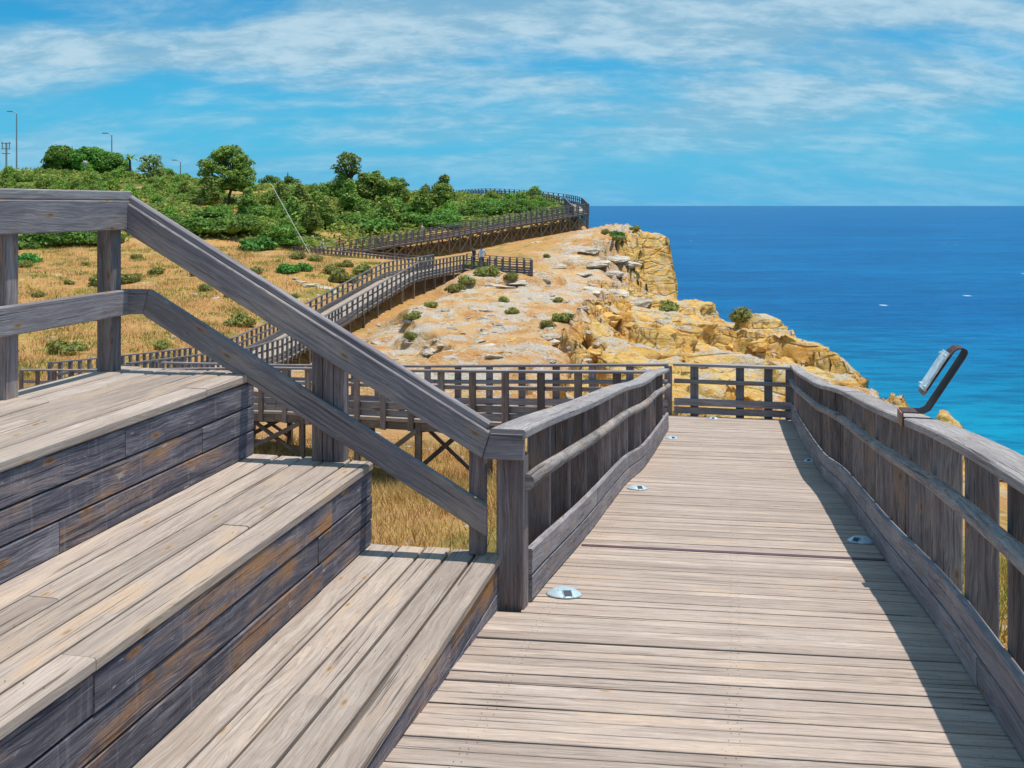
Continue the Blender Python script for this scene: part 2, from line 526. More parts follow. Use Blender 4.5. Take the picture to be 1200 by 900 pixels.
def terrain(x, y):
    """height and masks; x, y arrays"""
    x = np.asarray(x, float)
    y = np.asarray(y, float)
    sh = x.shape
    xf, yf = x.ravel(), y.ravel()
    h = np.full(xf.shape, _c[_n])
    for i in range(_n):
        h += _c[i] * _k(xf - GPT[i, 0], yf - GPT[i, 1])
    z = -h
    ax = np.interp(yf, APATH[:5, 1], APATH[:5, 0])
    rock = sstep(-0.5, 3.0, xf - ax - 1.2 * fbm(xf / 4, yf / 4)) * sstep(22, 30, yf + 0.3 * xf)
    rock = np.where(yf > 72, sstep(-3, 2, xf - np.interp(yf, APATH[4:, 1], APATH[4:, 0]) + 4 * fbm(xf / 6, yf / 6)), rock)
    cliff = sstep(-0.6, 2.6, xf + 3.5 * fbm(xf / 7, yf / 7) - np.interp(yf, [24, 40, 48, 60, 70, 80, 95], [-0.5, 0.8, 2.0, 4.0, 6.0, 8.0, 9.5])) * sstep(20, 27, yf)
    top = sstep(85.5, 90.5, yf + 2.2 * fbm(xf / 3, yf / 3))        # flat orange top of the headland
    near = sstep(20, 30, yf)
    # ledges
    def ledge(zz, s, ph, k, lo=0.45, hi=0.56):
        q = zz / s + ph
        f = q - np.floor(q)
        return s * (sstep(lo, hi, f) - f) * k
    m = np.clip(rock * 0.55 + cliff, 0, 1) * near
    ph = 0.9 * fbm(xf / 9, yf / 9, 3) * 2 + 0.11 * xf * cliff + 0.05 * yf * cliff
    z = z + m * ledge(z, 1.15, ph, 1.0) * (1 - 0.7 * top)
    z = z + m * ledge(z, 0.42, 2.3 * ph, 0.7, 0.3, 0.55)
    rg = 1 - np.abs(fbm(xf / 1.7 + 3, yf / 1.1, 4, 0.55)) * 5
    z = z + (cliff * 0.07 + rock * 0.08) * near * (1 - 0.7 * top) * rg
    gul = np.abs(fbm(xf / 5 + 20, yf / 8 + 7, 3)) * 6
    z = z - cliff * near * (1 - top) * 0.9 * sstep(0.55, 0.0, gul)
    # lumps
    bl = 1 - np.abs(fbm(xf / 2.6, yf / 2.6, 4, 0.55)) * 3.2
    z = z + cliff * near * (1 - 0.8 * top) * 0.22 * (bl - 0.5) + rock * near * 0.16 * (bl - 0.5)
    z = z + cliff * near * 0.22 * fbm(xf / 0.9 + 40, yf / 0.9, 3, 0.6) + near * rock * 0.16 * fbm(xf / 0.7, yf / 0.7, 3)
    z = z + (0.10 + 0.35 * near) * fbm(xf / 5, yf / 5, 4) * np.where(yf < 8, 0.4, 1) * (1 - cliff * 0.5)
    # scarp of the headland
    cx = coast_x(yf) + 0.9 * fbm(xf / 5 + 9, yf / 5, 4) * near + 0.7 * fbm(xf / 1.3, yf / 1.3 + 30, 3) * near
    d = cx - xf
    z = z - np.clip(-d, 0, 3) * np.where(yf > 80, 14, 6) - np.clip(-d - 3, 0, 9) * 3 - sstep(0.9, 0.0, d) * 0.5
    dA = xf - ax
    z = z - 0.75 * sstep(3.2, 0.4, np.abs(dA - 0.2)) * sstep(40, 45, yf) * sstep(74, 70, yf)
    yb = np.interp(xf, [-18, -6.5, 0, 6, 8], [96, 100, 103, 106, 107])
    z = z - 0.9 * sstep(4.5, 0.6, np.abs(yf - yb + 0.6)) * sstep(-16, -9, xf) * sstep(12, 8, xf)
    grass = np.clip(1 - rock * 1.15 - cliff, 0, 1)
    return z.reshape(sh) + ZC, rock.reshape(sh), cliff.reshape(sh), grass.reshape(sh)


def scrub_mask(x, y):
    yb = np.interp(x, [-60, -35, -18, -6.5, 0, 8], [84, 84, 94, 103, 106, 110])
    return sstep(-1, 3, y - yb + 4 * fbm(x / 5, y / 5)) * sstep(9, 5, x)


def gz(x, y):
    return float(terrain(np.array([x]), np.array([y]))[0][0])


a_core = np.linspace(-29.5, 29, 600)
ang = np.radians(np.concatenate([np.linspace(-74, -30, 60), a_core, np.linspace(29.6, 70, 50)]))
rad = np.concatenate([[0.3, 0.8, 1.4, 2.0], np.geomspace(2.6, 24, 130), np.geomspace(24.15, 112, 420), np.geomspace(112.6, 330, 70)])
tt = np.tan(np.clip(ang, R(-74), R(74)))
AA, RR = np.meshgrid(ang, rad)
GX, GY = RR * np.tan(AA) * np.where(np.abs(AA) > 0.6, np.cos(AA) / np.cos(0.6), 1), RR * np.where(np.abs(AA) > 0.6, np.cos(AA) / np.cos(0.6), 1)
GX = np.where(RR > 1e9, GX, GX)
GZ, MR, MC, MG = terrain(GX, GY)
_gy, _gx = np.gradient(GZ)
_st = np.clip(np.hypot(_gx / np.maximum(np.abs(np.gradient(GX, axis=1)), .02), _gy / np.maximum(np.abs(np.gradient(GY, axis=0)), .02)) - 0.35, 0, 1)
_am = _st * np.clip(MC + 0.4 * MR, 0, 1) * sstep(20, 30, GY)
_s1 = fbm(GX * .35 + GY * .35, GZ * 1.5 + 2.0 * fbm(GX / 3, GY / 3), 4, .6)
_s2 = fbm(GX * .5 - GY * .3 + 50, GZ * .8, 4, .6)
GX = GX + _am * 0.9 * (_s1 + _s2 * .6)
GY = GY - _am * 1.0 * (_s1 - _s2 * .5)
nr, na = GX.shape
idx = np.arange(nr * na).reshape(nr, na)
quads = np.stack([idx[:-1, :-1], idx[:-1, 1:], idx[1:, 1:], idx[1:, :-1]], -1).reshape(-1, 4)
keepq = (GZ.ravel()[quads].max(1) > -2.0)
quads = quads[keepq]
# a coarse piece of land behind the camera
bx, by = np.meshgrid(np.linspace(-120, 14, 46), np.linspace(-60, 0.8, 24))
bz = terrain(bx, by)[0]
bi = np.arange(bx.size).reshape(bx.shape) + nr * na
bq = np.stack([bi[:-1, :-1], bi[:-1, 1:], bi[1:, 1:], bi[1:, :-1]], -1).reshape(-1, 4)
allv = np.concatenate([np.stack([GX, GY, GZ], -1).reshape(-1, 3), np.stack([bx, by, bz - 0.02], -1).reshape(-1, 3)])
ground_me = mesh_np('headland', allv, np.concatenate([quads, bq]), smooth=True)
MS = scrub_mask(GX, GY)
for nm, arr in (('rock', MR), ('cliff', MC), ('grass', MG), ('scrub', MS)):
    at = ground_me.attributes.new(nm, 'FLOAT', 'POINT')
    at.data.foreach_set('value', np.concatenate([arr.ravel(), np.zeros(bx.size) + (nm == 'grass')]).astype(np.float32))

m, t = new_mat('headland_ground')
pos = t.n('ShaderNodeNewGeometry')
pp = pos.outputs['Position']
aR = t.n('ShaderNodeAttribute', attribute_name='rock').outputs['Fac']
aC = t.n('ShaderNodeAttribute', attribute_name='cliff').outputs['Fac']
aG = t.n('ShaderNodeAttribute', attribute_name='grass').outputs['Fac']
n1 = t.noise(pp, 0.55, 6, 0.62)
n2 = t.noise(pp, 2.6, 6, 0.66)
n3 = t.noise(pp, 11, 5, 0.7)
soil = t.mix(t.ramp(n1, 0.36, 0.62), (0.56, 0.25, 0.07), (0.68, 0.42, 0.19))
soil = t.mix(t.math('MULTIPLY', t.ramp(n3, 0.46, 0.66), 0.7), soil, (0.72, 0.54, 0.36))
straw = t.mix(t.ramp(n2, 0.36, 0.64), (0.46, 0.245, 0.06), (0.66, 0.42, 0.13))
straw = t.mix(t.math('MULTIPLY', t.ramp(n1, 0.52, 0.66), 0.7), straw, (0.24, 0.23, 0.07))
straw = t.mix(t.math('MULTIPLY', t.ramp(t.noise(pp, 0.35, 5, 0.7), 0.54, 0.62), 0.75), straw, (0.36, 0.20, 0.085))
straw = t.mix(t.math('MULTIPLY', t.ramp(t.noise(t.map(pp, (1.4, 0.9, 1), (31, 4, 0)), 1.0, 6, 0.75), 0.60, 0.66), 0.8), straw, (0.66, 0.57, 0.46))
c = t.mix(t.math('MULTIPLY', t.ramp(t.math('ADD', n1, t.math('MULTIPLY', t.math('SUBTRACT', n3, 0.5), 0.7)), 0.44, 0.56), aG), soil, straw)
# yellow and pink limestone with strata
sz = t.n('ShaderNodeSeparateXYZ', inp={0: pp})
st = t.noise(t.map(pp, (0.22, 0.22, 2.4)), 1.0, 6, 0.62, 0.35)
lime = t.mix(t.ramp(st, 0.36, 0.62), (0.70, 0.35, 0.065), (0.82, 0.54, 0.18))
lime = t.mix(t.math('MULTIPLY', t.ramp(n2, 0.46, 0.66), 0.75), lime, (0.80, 0.60, 0.33))
lime = t.mix(t.math('MULTIPLY', t.ramp(t.noise(pp, 0.32, 4, 0.6), 0.55, 0.66), 0.7), lime, (0.62, 0.26, 0.05))
vc = t.n('ShaderNodeTexVoronoi', feature='DISTANCE_TO_EDGE', inp={'Vector': t.map(t.n('ShaderNodeMix', data_type='VECTOR', inp={0: 0.12, 4: pp, 5: t.n('ShaderNodeTexNoise', inp={'Vector': pp, 'Scale': 0.9, 'Detail': 4.0}).outputs[1]}).outputs[1], (0.55, 0.55, 1.5)), 'Scale': 1.0})
crk = t.math('SUBTRACT', 1.0, t.ramp(vc.outputs['Distance'], 0.0, 0.09))
lime = t.mix(t.math('MULTIPLY', t.ramp(t.noise(t.map(pp, (.8, .8, 3.2), (7, 1, 3)), 1.0, 5, .65), .55, .68), .55), lime, (0.42, 0.24, 0.09))
c = t.mix(t.ramp(t.math('ADD', aC, t.math('MULTIPLY', t.math('SUBTRACT', n2, 0.5), 0.8)), 0.35, 0.6), c, lime)
# grey and white weathered crust on flat rock
up = t.n('ShaderNodeSeparateXYZ', inp={0: pos.outputs['Normal']}).outputs[2]
crust = t.math('MULTIPLY', t.ramp(t.math('ADD', t.math('MULTIPLY', t.noise(t.map(pp, (0.5, 0.32, 1)), 1.0, 7, 0.68), 0.8), t.math('MULTIPLY', n3, 0.2)), 0.485, 0.535), t.ramp(up, 0.6, 0.9))
c = t.mix(t.math('MULTIPLY', crust, t.math('MAXIMUM', t.math('MULTIPLY', aR, 0.9), t.math('MULTIPLY', aC, 0.42))), c, t.mix(t.ramp(n3, 0.35, 0.65), (0.46, 0.40, 0.34), (0.72, 0.64, 0.54)))
# pale stones in the dry field
vs = t.n('ShaderNodeTexVoronoi', inp={'Vector': t.map(pp, (1, 1, 1)), 'Scale': 1.9})
stone = t.math('MULTIPLY', t.math('LESS_THAN', vs.outputs['Distance'], 0.17), t.ramp(t.noise(pp, 0.18, 3, 0.5), 0.47, 0.56))
c = t.mix(t.math('MULTIPLY', stone, 0.85), c, (0.66, 0.58, 0.50))
aS = t.n('ShaderNodeAttribute', attribute_name='scrub').outputs['Fac']
scr = t.mix(t.ramp(n2, 0.35, 0.65), (0.085, 0.12, 0.03), (0.22, 0.24, 0.07))
c = t.mix(t.math('MULTIPLY', aS, t.ramp(t.math('ADD', t.noise(pp, 0.16, 4, 0.6), t.math('MULTIPLY', t.math('SUBTRACT', n3, 0.5), 0.3)), 0.56, 0.47)), c, scr)
# small green plants
gr = t.math('MULTIPLY', t.ramp(t.noise(pp, 0.75, 6, 0.74), 0.575, 0.65), 0.7)
c = t.mix(gr, c, (0.16, 0.20, 0.05))
hh = t.math('ADD', t.math('MULTIPLY', n2, 0.5), t.math('ADD', t.math('MULTIPLY', n3, 0.3), t.math('MULTIPLY', t.noise(pp, 34, 3, 0.6), 0.1)))
hh = t.math('ADD', hh, t.math('MULTIPLY', t.math('MAXIMUM', aC, t.math('MULTIPLY', aR, 0.4)), t.math('SUBTRACT', t.math('MULTIPLY', st, 0.9), t.math('MULTIPLY', crk, 0.35))))
finish(t, c, 0.95, hh, 1.0, 0.34, spec=0.1)
tag(mesh_obj('ground', ground_me, None, None, m), kind='structure')

# ------------------------------------------------------------------ sea
sea_me = mesh_np('sea', [(-90000, -3000, 0), (90000, -3000, 0), (90000, 120000, 0), (-90000, 120000, 0)], [(0, 1, 2, 3)])
m, t = new_mat('sea_water')
pp = t.n('ShaderNodeNewGeometry').outputs['Position']
sx = t.n('ShaderNodeSeparateXYZ', inp={0: pp})
dist = t.n('ShaderNodeVectorMath', operation='LENGTH', inp={0: pp}).outputs['Value']
shal = t.math('SUBTRACT', 1.0, t.ramp(t.math('ADD', dist, t.math('MULTIPLY', t.noise(pp, 0.012, 4, 0.6), 110.0)), 90, 370))
big = t.noise(t.map(pp, (0.0035, 0.012, 1)), 1.0, 5, 0.6)
c = t.mix(t.ramp(big, 0.35, 0.65), (0.001, 0.105, 0.30), (0.0015, 0.16, 0.39))
c = t.mix(shal, c, (0.002, 0.335, 0.48))
rip = t.math('ADD', t.math('MULTIPLY', t.noise(t.map(pp, (0.10, 0.34, 1)), 1.0, 7, 0.68), 0.6), t.math('MULTIPLY', t.noise(t.map(pp, (0.018, 0.06, 1)), 1.0, 4, 0.6), 0.4))
c = t.mix(t.math('MULTIPLY', t.ramp(rip, 0.40, 0.58), 0.9), t.mix(0.62, c, (0.001, 0.05, 0.16)), c)
fv = t.n('ShaderNodeTexVoronoi', voronoi_dimensions='2D', inp={'Vector': t.map(pp, (0.026, 0.020, 1)), 'Scale': 1.0})
fn = t.noise(t.map(pp, (0.5, 1.3, 1)), 1.0, 6, 0.75)
fkeep = t.math('GREATER_THAN', t.n('ShaderNodeSeparateColor', inp={0: fv.outputs['Color']}).outputs[0], 0.88)
foam = t.math('MULTIPLY', t.ramp(t.math('SUBTRACT', fn, t.math('MULTIPLY', fv.outputs['Distance'], 6.0)), 0.30, 0.38), fkeep)
c = t.mix(foam, c, (0.75, 0.80, 0.82))
wv = t.math('ADD', t.math('MULTIPLY', rip, 0.8), t.math('MULTIPLY', t.noise(t.map(pp, (0.7, 1.5, 1)), 1.0, 4, 0.6), 0.35))
finish(t, c, 0.30, wv, 0.9, 1.2, spec=0.25, IOR=1.12)
tag(mesh_obj('sea', sea_me, None, None, m), kind='structure')

# ------------------------------------------------------------------ the ramp deck
VL, VR = -1.06, 1.01
FRONT1, FRONT2, FRONT3, BACK3 = -1.192, -1.911, -2.607, -3.47
H1, H2, H3 = 1.84, 1.39, 0.93
ramp = empty('boardwalk', W(6, 0, deck_h(6)), kind='structure')
SK = math.tan(R(6.5))          # the deck boards lie slightly askew
u = 0.2
k = 0
SCREWS = []
while u < 19.3:
    wd = random.choice((0.092, 0.096, 0.100, 0.104, 0.110))
    gap = random.choice((0.009, 0.010, 0.011, 0.012, 0.018))
    uc = u + wd / 2
    vl = VL - 0.03 if uc > 5.35 else FRONT1 - 0.06
    if uc > 17.4:
        vl = VL - 0.9
    vr = VR + 0.045
    sk = SK if uc < 17 else SK * 0.4
    a = W(uc + sk * vl, vl, deck_h(uc + sk * vl) + 0.02)
    b = W(uc + sk * vr, vr, deck_h(uc + sk * vr) + 0.02)
    slope = (deck_h(uc + 0.3) - deck_h(uc - 0.3)) / 0.6
    n = (UP + D * slope).normalized()
    rz = Vector((0, 0, random.uniform(-0.0025, 0.0025)))
    beam('plank', a + rz, b + rz + Vector((0, 0, random.uniform(-0.002, 0.002))), wd, 0.04, M_deck, ramp, n, 0.0025)
    if uc < 11:
        for v in (-0.97, -0.93, -0.02, 0.02, 0.88, 0.92):
            for f_ in (-0.3, 0.3):
                q = uc + SK * v + f_ * wd + random.uniform(-.006, .006)
                SCREWS.append((W(q, v + random.uniform(-.012, .012), deck_h(q) - 0.0015), n))
    u += wd + gap
    k += 1


def screw_heads(pts_n, parent, r=0.0027):
    V, T = [], []
    for p, n_ in pts_n:
        a_ = n_.orthogonal().normalized()
        b_ = n_.cross(a_)
        o_ = len(V)
        V.append(p + n_ * 0.0012)
        for q in range(6):
            V.append(p + (a_ * math.cos(q * 1.0472) + b_ * math.sin(q * 1.0472)) * r)
            T.append((o_, o_ + 1 + q, o_ + 1 + (q + 1) % 6))
    o0 = WM[parent].translation
    me_ = mesh_np('screw_heads', [tuple(v - o0) for v in V], None, T)
    me_.materials.append(M_screw)
    tag(put(bpy.data.objects.new('screw_heads', me_), WM[parent].copy(), parent), kind='stuff')


screw_heads(SCREWS, ramp)
# joists under the deck, joint strip
for v in (-0.95, 0.0, 0.9):
    pts_ = [W(q, v, deck_h(q) + 0.13) for q in np.arange(0.4, 19.2, 0.6)]
    sweep('joist', pts_, 0.07, 0.15, M_beam, ramp)
uj = 7.28
beam('joint_strip', W(uj + SK * VL, VL + 0.01, deck_h(uj + SK * VL) - 0.006), W(uj + SK * VR, VR, deck_h(uj + SK * VR) - 0.006), 0.035, 0.006, M_steel_joint, ramp, UP, 0.001)
for uu in (2.5, 6.0, 9.5, 13, 16.5):
    for v in (-0.85, 0.85):
        q = W(uu, v, 0)
        beam('support_post', Vector((q.x, q.y, gz(q.x, q.y) - 0.3)), W(uu, v, deck_h(uu) + 0.2), 0.12, 0.12, M_beam, ramp, D)


# ------------------------------------------------------------------ ramp railings
def ramp_rail(root, side, u0, u1, posts):
    s = side
    v0 = VR if s > 0 else VL                      # inner face of the toe boards
    step = 0.4

    def path(v, dh, a, b):
        n_ = max(2, int(round((b - a) / step)) + 1)
        return [W(q, v, deck_h(q) + dh) for q in np.linspace(a, b, n_)]
    ru, rh_ = ((0, 4.5, 9.2, 12, 15, 18.4), (1.02, 1.02, 1.03, 1.08, 1.06, 1.0)) if s > 0 else ((5.2, 9.5, 14.5, 17.2), (0.965, 0.99, 1.08, 1.01))

    def rail_h(q):                                  # straighter than the deck, as the long boards are
        return float(np.mean([deck_h(q + k) for k in np.linspace(-1.1, 1.1, 9)])) - float(np.interp(q, ru, rh_))

    def rpath(v, dh, a, b):
        n_ = max(2, int(round((b - a) / step)) + 1)
        return [W(q, v, rail_h(q) + dh) for q in np.linspace(a, b, n_)]
    r2 = random.Random(5 if s > 0 else 6)
    # toe boards
    for row, (dh, hh) in enumerate(((-0.215, 0.135), (-0.072, 0.132))):
        a = u0 + (0.03 if s < 0 else 0)
        while a < u1 - 0.1:
            L = r2.uniform(1.9, 2.9)
            b = min(a + L, u1)
            if u1 - b < 0.7:
                b = u1
            sweep('toe_board', path(v0 + s * (0.022 + r2.uniform(0, 0.004)), dh, a, b - 0.004), 0.042, hh, M_rail, root)
            a = b
    # cap boards
    a = u0 - (0.215 if s < 0 else 0)
    while a < u1 - 0.1:
        b = min(a + r2.uniform(2.0, 2.8), u1 + 0.04)
        if u1 - b < 0.7:
            b = u1 + 0.04
        sweep('cap_rail', rpath(v0 + s * 0.088, 0.025 + r2.uniform(-0.002, 0.002), a, b - 0.001), 0.19, 0.05, M_cap, root, 0.009)
        a = b
    # round log
    a = u0 - (0.12 if s < 0 else 0)
    while a < u1 - 0.1:
        b = min(a + r2.uniform(2.2, 3.0), u1)
        if u1 - b < 0.8:
            b = u1
        log('log_rail', rpath(v0 + s * 0.004, 0.285, a, b - 0.004), 0.040, M_log, root, int(a * 100))
        a = b
    for q in posts:
        vv = v0 + s * 0.122
        h0 = deck_h(q)
        beam('post', W(q, vv, h0 + 0.28), W(q + r2.uniform(-.006, .006), vv, rail_h(q) + 0.049), 0.142, 0.060, M_post, root, D, 0.009)


right_rail = empty('railing', W(6, VR + 0.13, deck_h(6)), 'grey timber railing with round log rail on the sea side of the ramp, longest one', 'railing')
ramp_rail(right_rail, 1, 0.6, 19.25, [0.49 + 0.775 * i for i in range(25)])
left_rail = empty('railing', W(6, VL - 0.13, deck_h(6)), 'grey timber railing with log rail on the landward side, beginning at the steps', 'railing')
ramp_rail(left_rail, -1, 5.40, 17.25, [6.25 + 0.79 * i for i in range(14)])
# newel at the start of the left railing
beam('newel_post', W(5.32, -1.150, deck_h(5.32) + 0.25), W(5.32, -1.150, 1.322), 0.15, 0.12, M_post, left_rail, D)

# railing across the far end of the ramp and round the platform
end_rail = empty('railing', W(19.4, 0, deck_h(19.3)), 'short open timber railing across the far end of the ramp', 'railing')
hE = 3.91
uE = 19.36
for v in (1.0, 0.62, 0.11, -0.72):
    beam('post', W(uE + 0.04, v, hE + 0.35), W(uE + 0.04, v, hE - 0.92), 0.15, 0.07, M_far, end_rail, D)
beam('cap_rail', W(uE, 1.16, hE - 0.945), W(uE, VL - 0.05, hE - 0.945), 0.14, 0.05, M_cap, end_rail)
log('log_rail', [W(uE - 0.03, v, hE - 0.64) for v in np.linspace(1.08, VL - 0.03, 8)], 0.042, M_log, end_rail, 3)
beam('toe_board', W(uE - 0.02, 1.03, hE - 0.255), W(uE - 0.02, VL - 0.03, hE - 0.255), 0.042, 0.13, M_rail, end_rail)
beam('toe_board', W(uE - 0.02, 1.03, hE - 0.10), W(uE - 0.02, VL - 0.03, hE - 0.10), 0.042, 0.12, M_rail, end_rail)

# ------------------------------------------------------------------ terraced timber steps
steps = empty('timber_steps', W(4, -2.2, H1 + 0.3), 'broad terraced timber steps of three deep tiers beside the ramp', 'steps')
U0, U1 = 0.7, 5.30


def tier(front, back, h, low, nplk, joints, joints_r):
    wd = (front - back) / nplk if front > back else (back - front) / nplk
    rr = random.Random(int(h * 100))
    for i in range(nplk):
        vc = front - wd * (i + 0.5) - (0.035 if i == nplk - 1 else 0)
        pw = wd + (0.07 if i == nplk - 1 else 0)
        cuts = [U0] + list(joints[i] if i < len(joints) else ()) + [U1 + rr.uniform(-0.012, 0.012)]
        for a, b in zip(cuts, cuts[1:]):
            z = rr.uniform(-0.002, 0.002)
            beam('tread_plank', W(a, vc, h + 0.0225 + z), W(b - 0.003, vc, h + 0.0225 + z + rr.uniform(-.002, .002)), pw - rr.uniform(0.009, 0.015), 0.045, M_tread, steps, UP, 0.007)
    # riser boards
    n = 3
    hh = (low - (h + 0.047)) / n
    for i in range(n):
        hc = h + 0.047 + hh * (i + 0.5)
        cuts = [U0] + list(joints_r[i] if i < len(joints_r) else ()) + [U1 - 0.015]
        for a, b in zip(cuts, cuts[1:]):
            vv = front - 0.012 - 0.021 - rr.uniform(0, 0.005)
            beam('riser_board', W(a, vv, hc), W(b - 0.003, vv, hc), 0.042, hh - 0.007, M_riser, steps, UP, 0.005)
    # end boards at the far end and bearers beneath
    for i in range(n):
        hc = h + 0.047 + hh * (i + 0.5)
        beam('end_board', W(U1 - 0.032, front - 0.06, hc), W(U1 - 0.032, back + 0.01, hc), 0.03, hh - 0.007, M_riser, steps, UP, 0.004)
    for uu in (1.2, 2.6, 4.0, 5.1):
        beam('bearer', W(uu, front - 0.07, h + 0.125), W(uu, back + 0.02, h + 0.125), 0.08, 0.15, M_beam, steps, UP)


tier(FRONT1, FRONT2, H1, 2.30, 5, [(2.9,), (), (3.6,), (), (2.2,)], [(2.2, 4.3), (3.3,), (2.9,)])
tier(FRONT2, FRONT3, H2, H1, 5, [(2.81,), (4.1,), (), (3.2,), ()], [(2.81, 4.72), (4.55,), (2.6, 4.6)])
tier(FRONT3, BACK3, H3, H2, 6, [(4.75,), (), (3.9,), (), (4.3,), ()], [(4.05,), (4.72,), (3.6,)])
for i in range(9):
    hc = H3 + 0.047 + 0.15 * (i + 0.5)
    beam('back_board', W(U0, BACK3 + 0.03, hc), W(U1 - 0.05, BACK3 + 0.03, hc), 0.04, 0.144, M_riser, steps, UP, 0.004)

TS = []
_rs = random.Random(77)
for front, back, h, nplk in ((FRONT1, FRONT2, H1, 5), (FRONT2, FRONT3, H2, 5), (FRONT3, BACK3, H3, 6)):
    wd_ = (front - back) / nplk
    for i in range(nplk):
        for uu in (1.2, 2.6, 4.0, 5.1):
            for f_ in (-0.28, 0.28):
                TS.append((W(uu + _rs.uniform(-.02, .02), front - wd_ * (i + .5 + f_), h - 0.0022), UP.copy()))
for v_, h_ in ((FRONT1, H1), (FRONT2, H2), (FRONT3, H3)):
    for i in range(3):
        hh_ = (0.45 - 0.047) / 3
        for uu in (1.2, 2.6, 4.0, 5.1):
            for dz_ in (-0.03, 0.03):
                TS.append((W(uu + _rs.uniform(-.01, .01), v_ - 0.0115, h_ + 0.047 + hh_ * (i + .5) + dz_), RT.copy()))
screw_heads(TS, steps)

# ------------------------------------------------------------------ stair railing
sr = empty('railing', W(5.28, -2.2, H2), 'heavy sloping timber railing with flat double boards along the end of the steps', 'railing')
UF = 5.205            # front face boards
UPST = 5.268
VB = -3.43            # line of the level railing at the back


def vslope(v):        # height of the fascia top along the slope
    return np.interp(v, [-3.36, -1.24], [-0.03, 1.185])


# posts
beam('post', W(UPST, -1.325, H1 - 0.002), W(UPST, -1.325, vslope(-1.325) + 0.10), 0.085, 0.07, M_post, sr, D)
for j, dv in enumerate((-0.062, 0.0, 0.062)):
    beam('post', W(UPST + 0.003 * j, -2.16 + dv, H2 - 0.002), W(UPST + 0.003 * j, -2.16 + dv, vslope(-2.16 + dv) + 0.03), 0.06, 0.08, M_post, sr, D)
for uu in (5.15, 4.30, 3.45, 2.6, 1.75, 0.9):
    beam('post', W(uu, VB - 0.005, H3 - 0.002), W(uu, VB - 0.005, -0.028), 0.095, 0.095, M_post, sr, D)


def board_vh(name, u_, pts4, th, mat, parent):
    """board in the plane across the ramp: polygon of (v, h), thickness along u"""
    base = W(u_, pts4[0][0], pts4[0][1])
    vs_, n_ = [], len(pts4)
    for du in (-th / 2, th / 2):
        for v, h in pts4:
            vs_.append(W(u_ + du, v, h) - base)
    fs = [tuple(range(n_ - 1, -1, -1)), tuple(range(n_, 2 * n_))] + [(i, (i + 1) % n_, n_ + (i + 1) % n_, n_ + i) for i in range(n_)]
    me = bpy.data.meshes.new(name)
    me.from_pydata([tuple(x) for x in vs_], [], fs)
    d2 = Vector((pts4[1][0] - pts4[0][0], pts4[1][1] - pts4[0][1]))
    d2.normalize()
    bm = bmesh.new()
    bm.from_mesh(me)
    bmesh.ops.recalc_face_normals(bm, faces=bm.faces)
    bmesh.ops.bevel(bm, geom=list(bm.edges), offset=0.005, segments=1, affect='EDGES')
    uvl = bm.loops.layers.uv.new('UVMap')
    for f in bm.faces:
        for l in f.loops:
            p = l.vert.co
            v, h, uu = p.dot(RT), -p.z, p.dot(D)
            l[uvl].uv = (v * d2.x + h * d2.y, -v * d2.y + h * d2.x + uu * 1.0)
    bm.to_mesh(me)
    bm.free()
    me.materials.append(mat)
    return put(bpy.data.objects.new(name, me), Matrix.Translation(base), parent)


SL = (1.185 + 0.03) / 2.12
FH = 0.150            # fascia height measured vertically on the slope
# fascia on the slope, mitred at both ends
board_vh('fascia_board', UF, [(-3.375, -0.032), (-1.243, 1.182), (-1.285, 1.318), (-3.375, 0.138)], 0.045, M_rail, sr)
board_vh('fascia_board', UF, [(-1.240, 1.182), (-1.062, 1.182), (-1.062, 1.320), (-1.281, 1.320)], 0.047, M_rail, sr)
# sloping cap
c0, c1 = W(UF + 0.028, -3.40, -0.052), W(UF + 0.028, -1.262, 1.164)
beam('cap_rail', c0, c1, 0.052, 0.058, M_rail, sr)
# mid rail: short level piece, then down the slope
board_vh('mid_rail', UF + 0.004, [(-3.385, 0.472), (-3.215, 0.472), (-3.25, 0.612), (-3.385, 0.612)], 0.045, M_rail, sr)
board_vh('mid_rail', UF, [(-3.212, 0.472), (-1.262, 1.565), (-1.262, 1.725), (-3.247, 0.614)], 0.045, M_rail, sr)
# level railing at the back, towards the camera
cuts = [0.6, 2.75, 5.22]
for a, b in zip(cuts, cuts[1:]):
    beam('fascia_board', W(a, VB + 0.068, 0.054), W(b - 0.004, VB + 0.068, 0.054), 0.045, 0.165, M_rail, sr)
    beam('cap_rail', W(a, VB + 0.01, -0.056), W(b - 0.004 + (0.015 if b > 5 else 0), VB + 0.01, -0.056), 0.15, 0.052, M_cap, sr)
    beam('mid_rail', W(a, VB + 0.070, 0.545), W(b - 0.004, VB + 0.070, 0.545), 0.045, 0.142, M_rail, sr)


# ------------------------------------------------------------------ elevated boardwalks
def resample(pts_, n):
    d = [0]
    for a, b in zip(pts_, pts_[1:]):
        d.append(d[-1] + (b - a).length)
    out_ = []
    for q in np.linspace(0, d[-1], n):
        i = min(np.searchsorted(d, q, side='right') - 1, len(pts_) - 2)
        f = (q - d[i]) / (d[i + 1] - d[i])
        out_.append(pts_[i].lerp(pts_[i + 1], float(f)))
    return out_, d[-1]


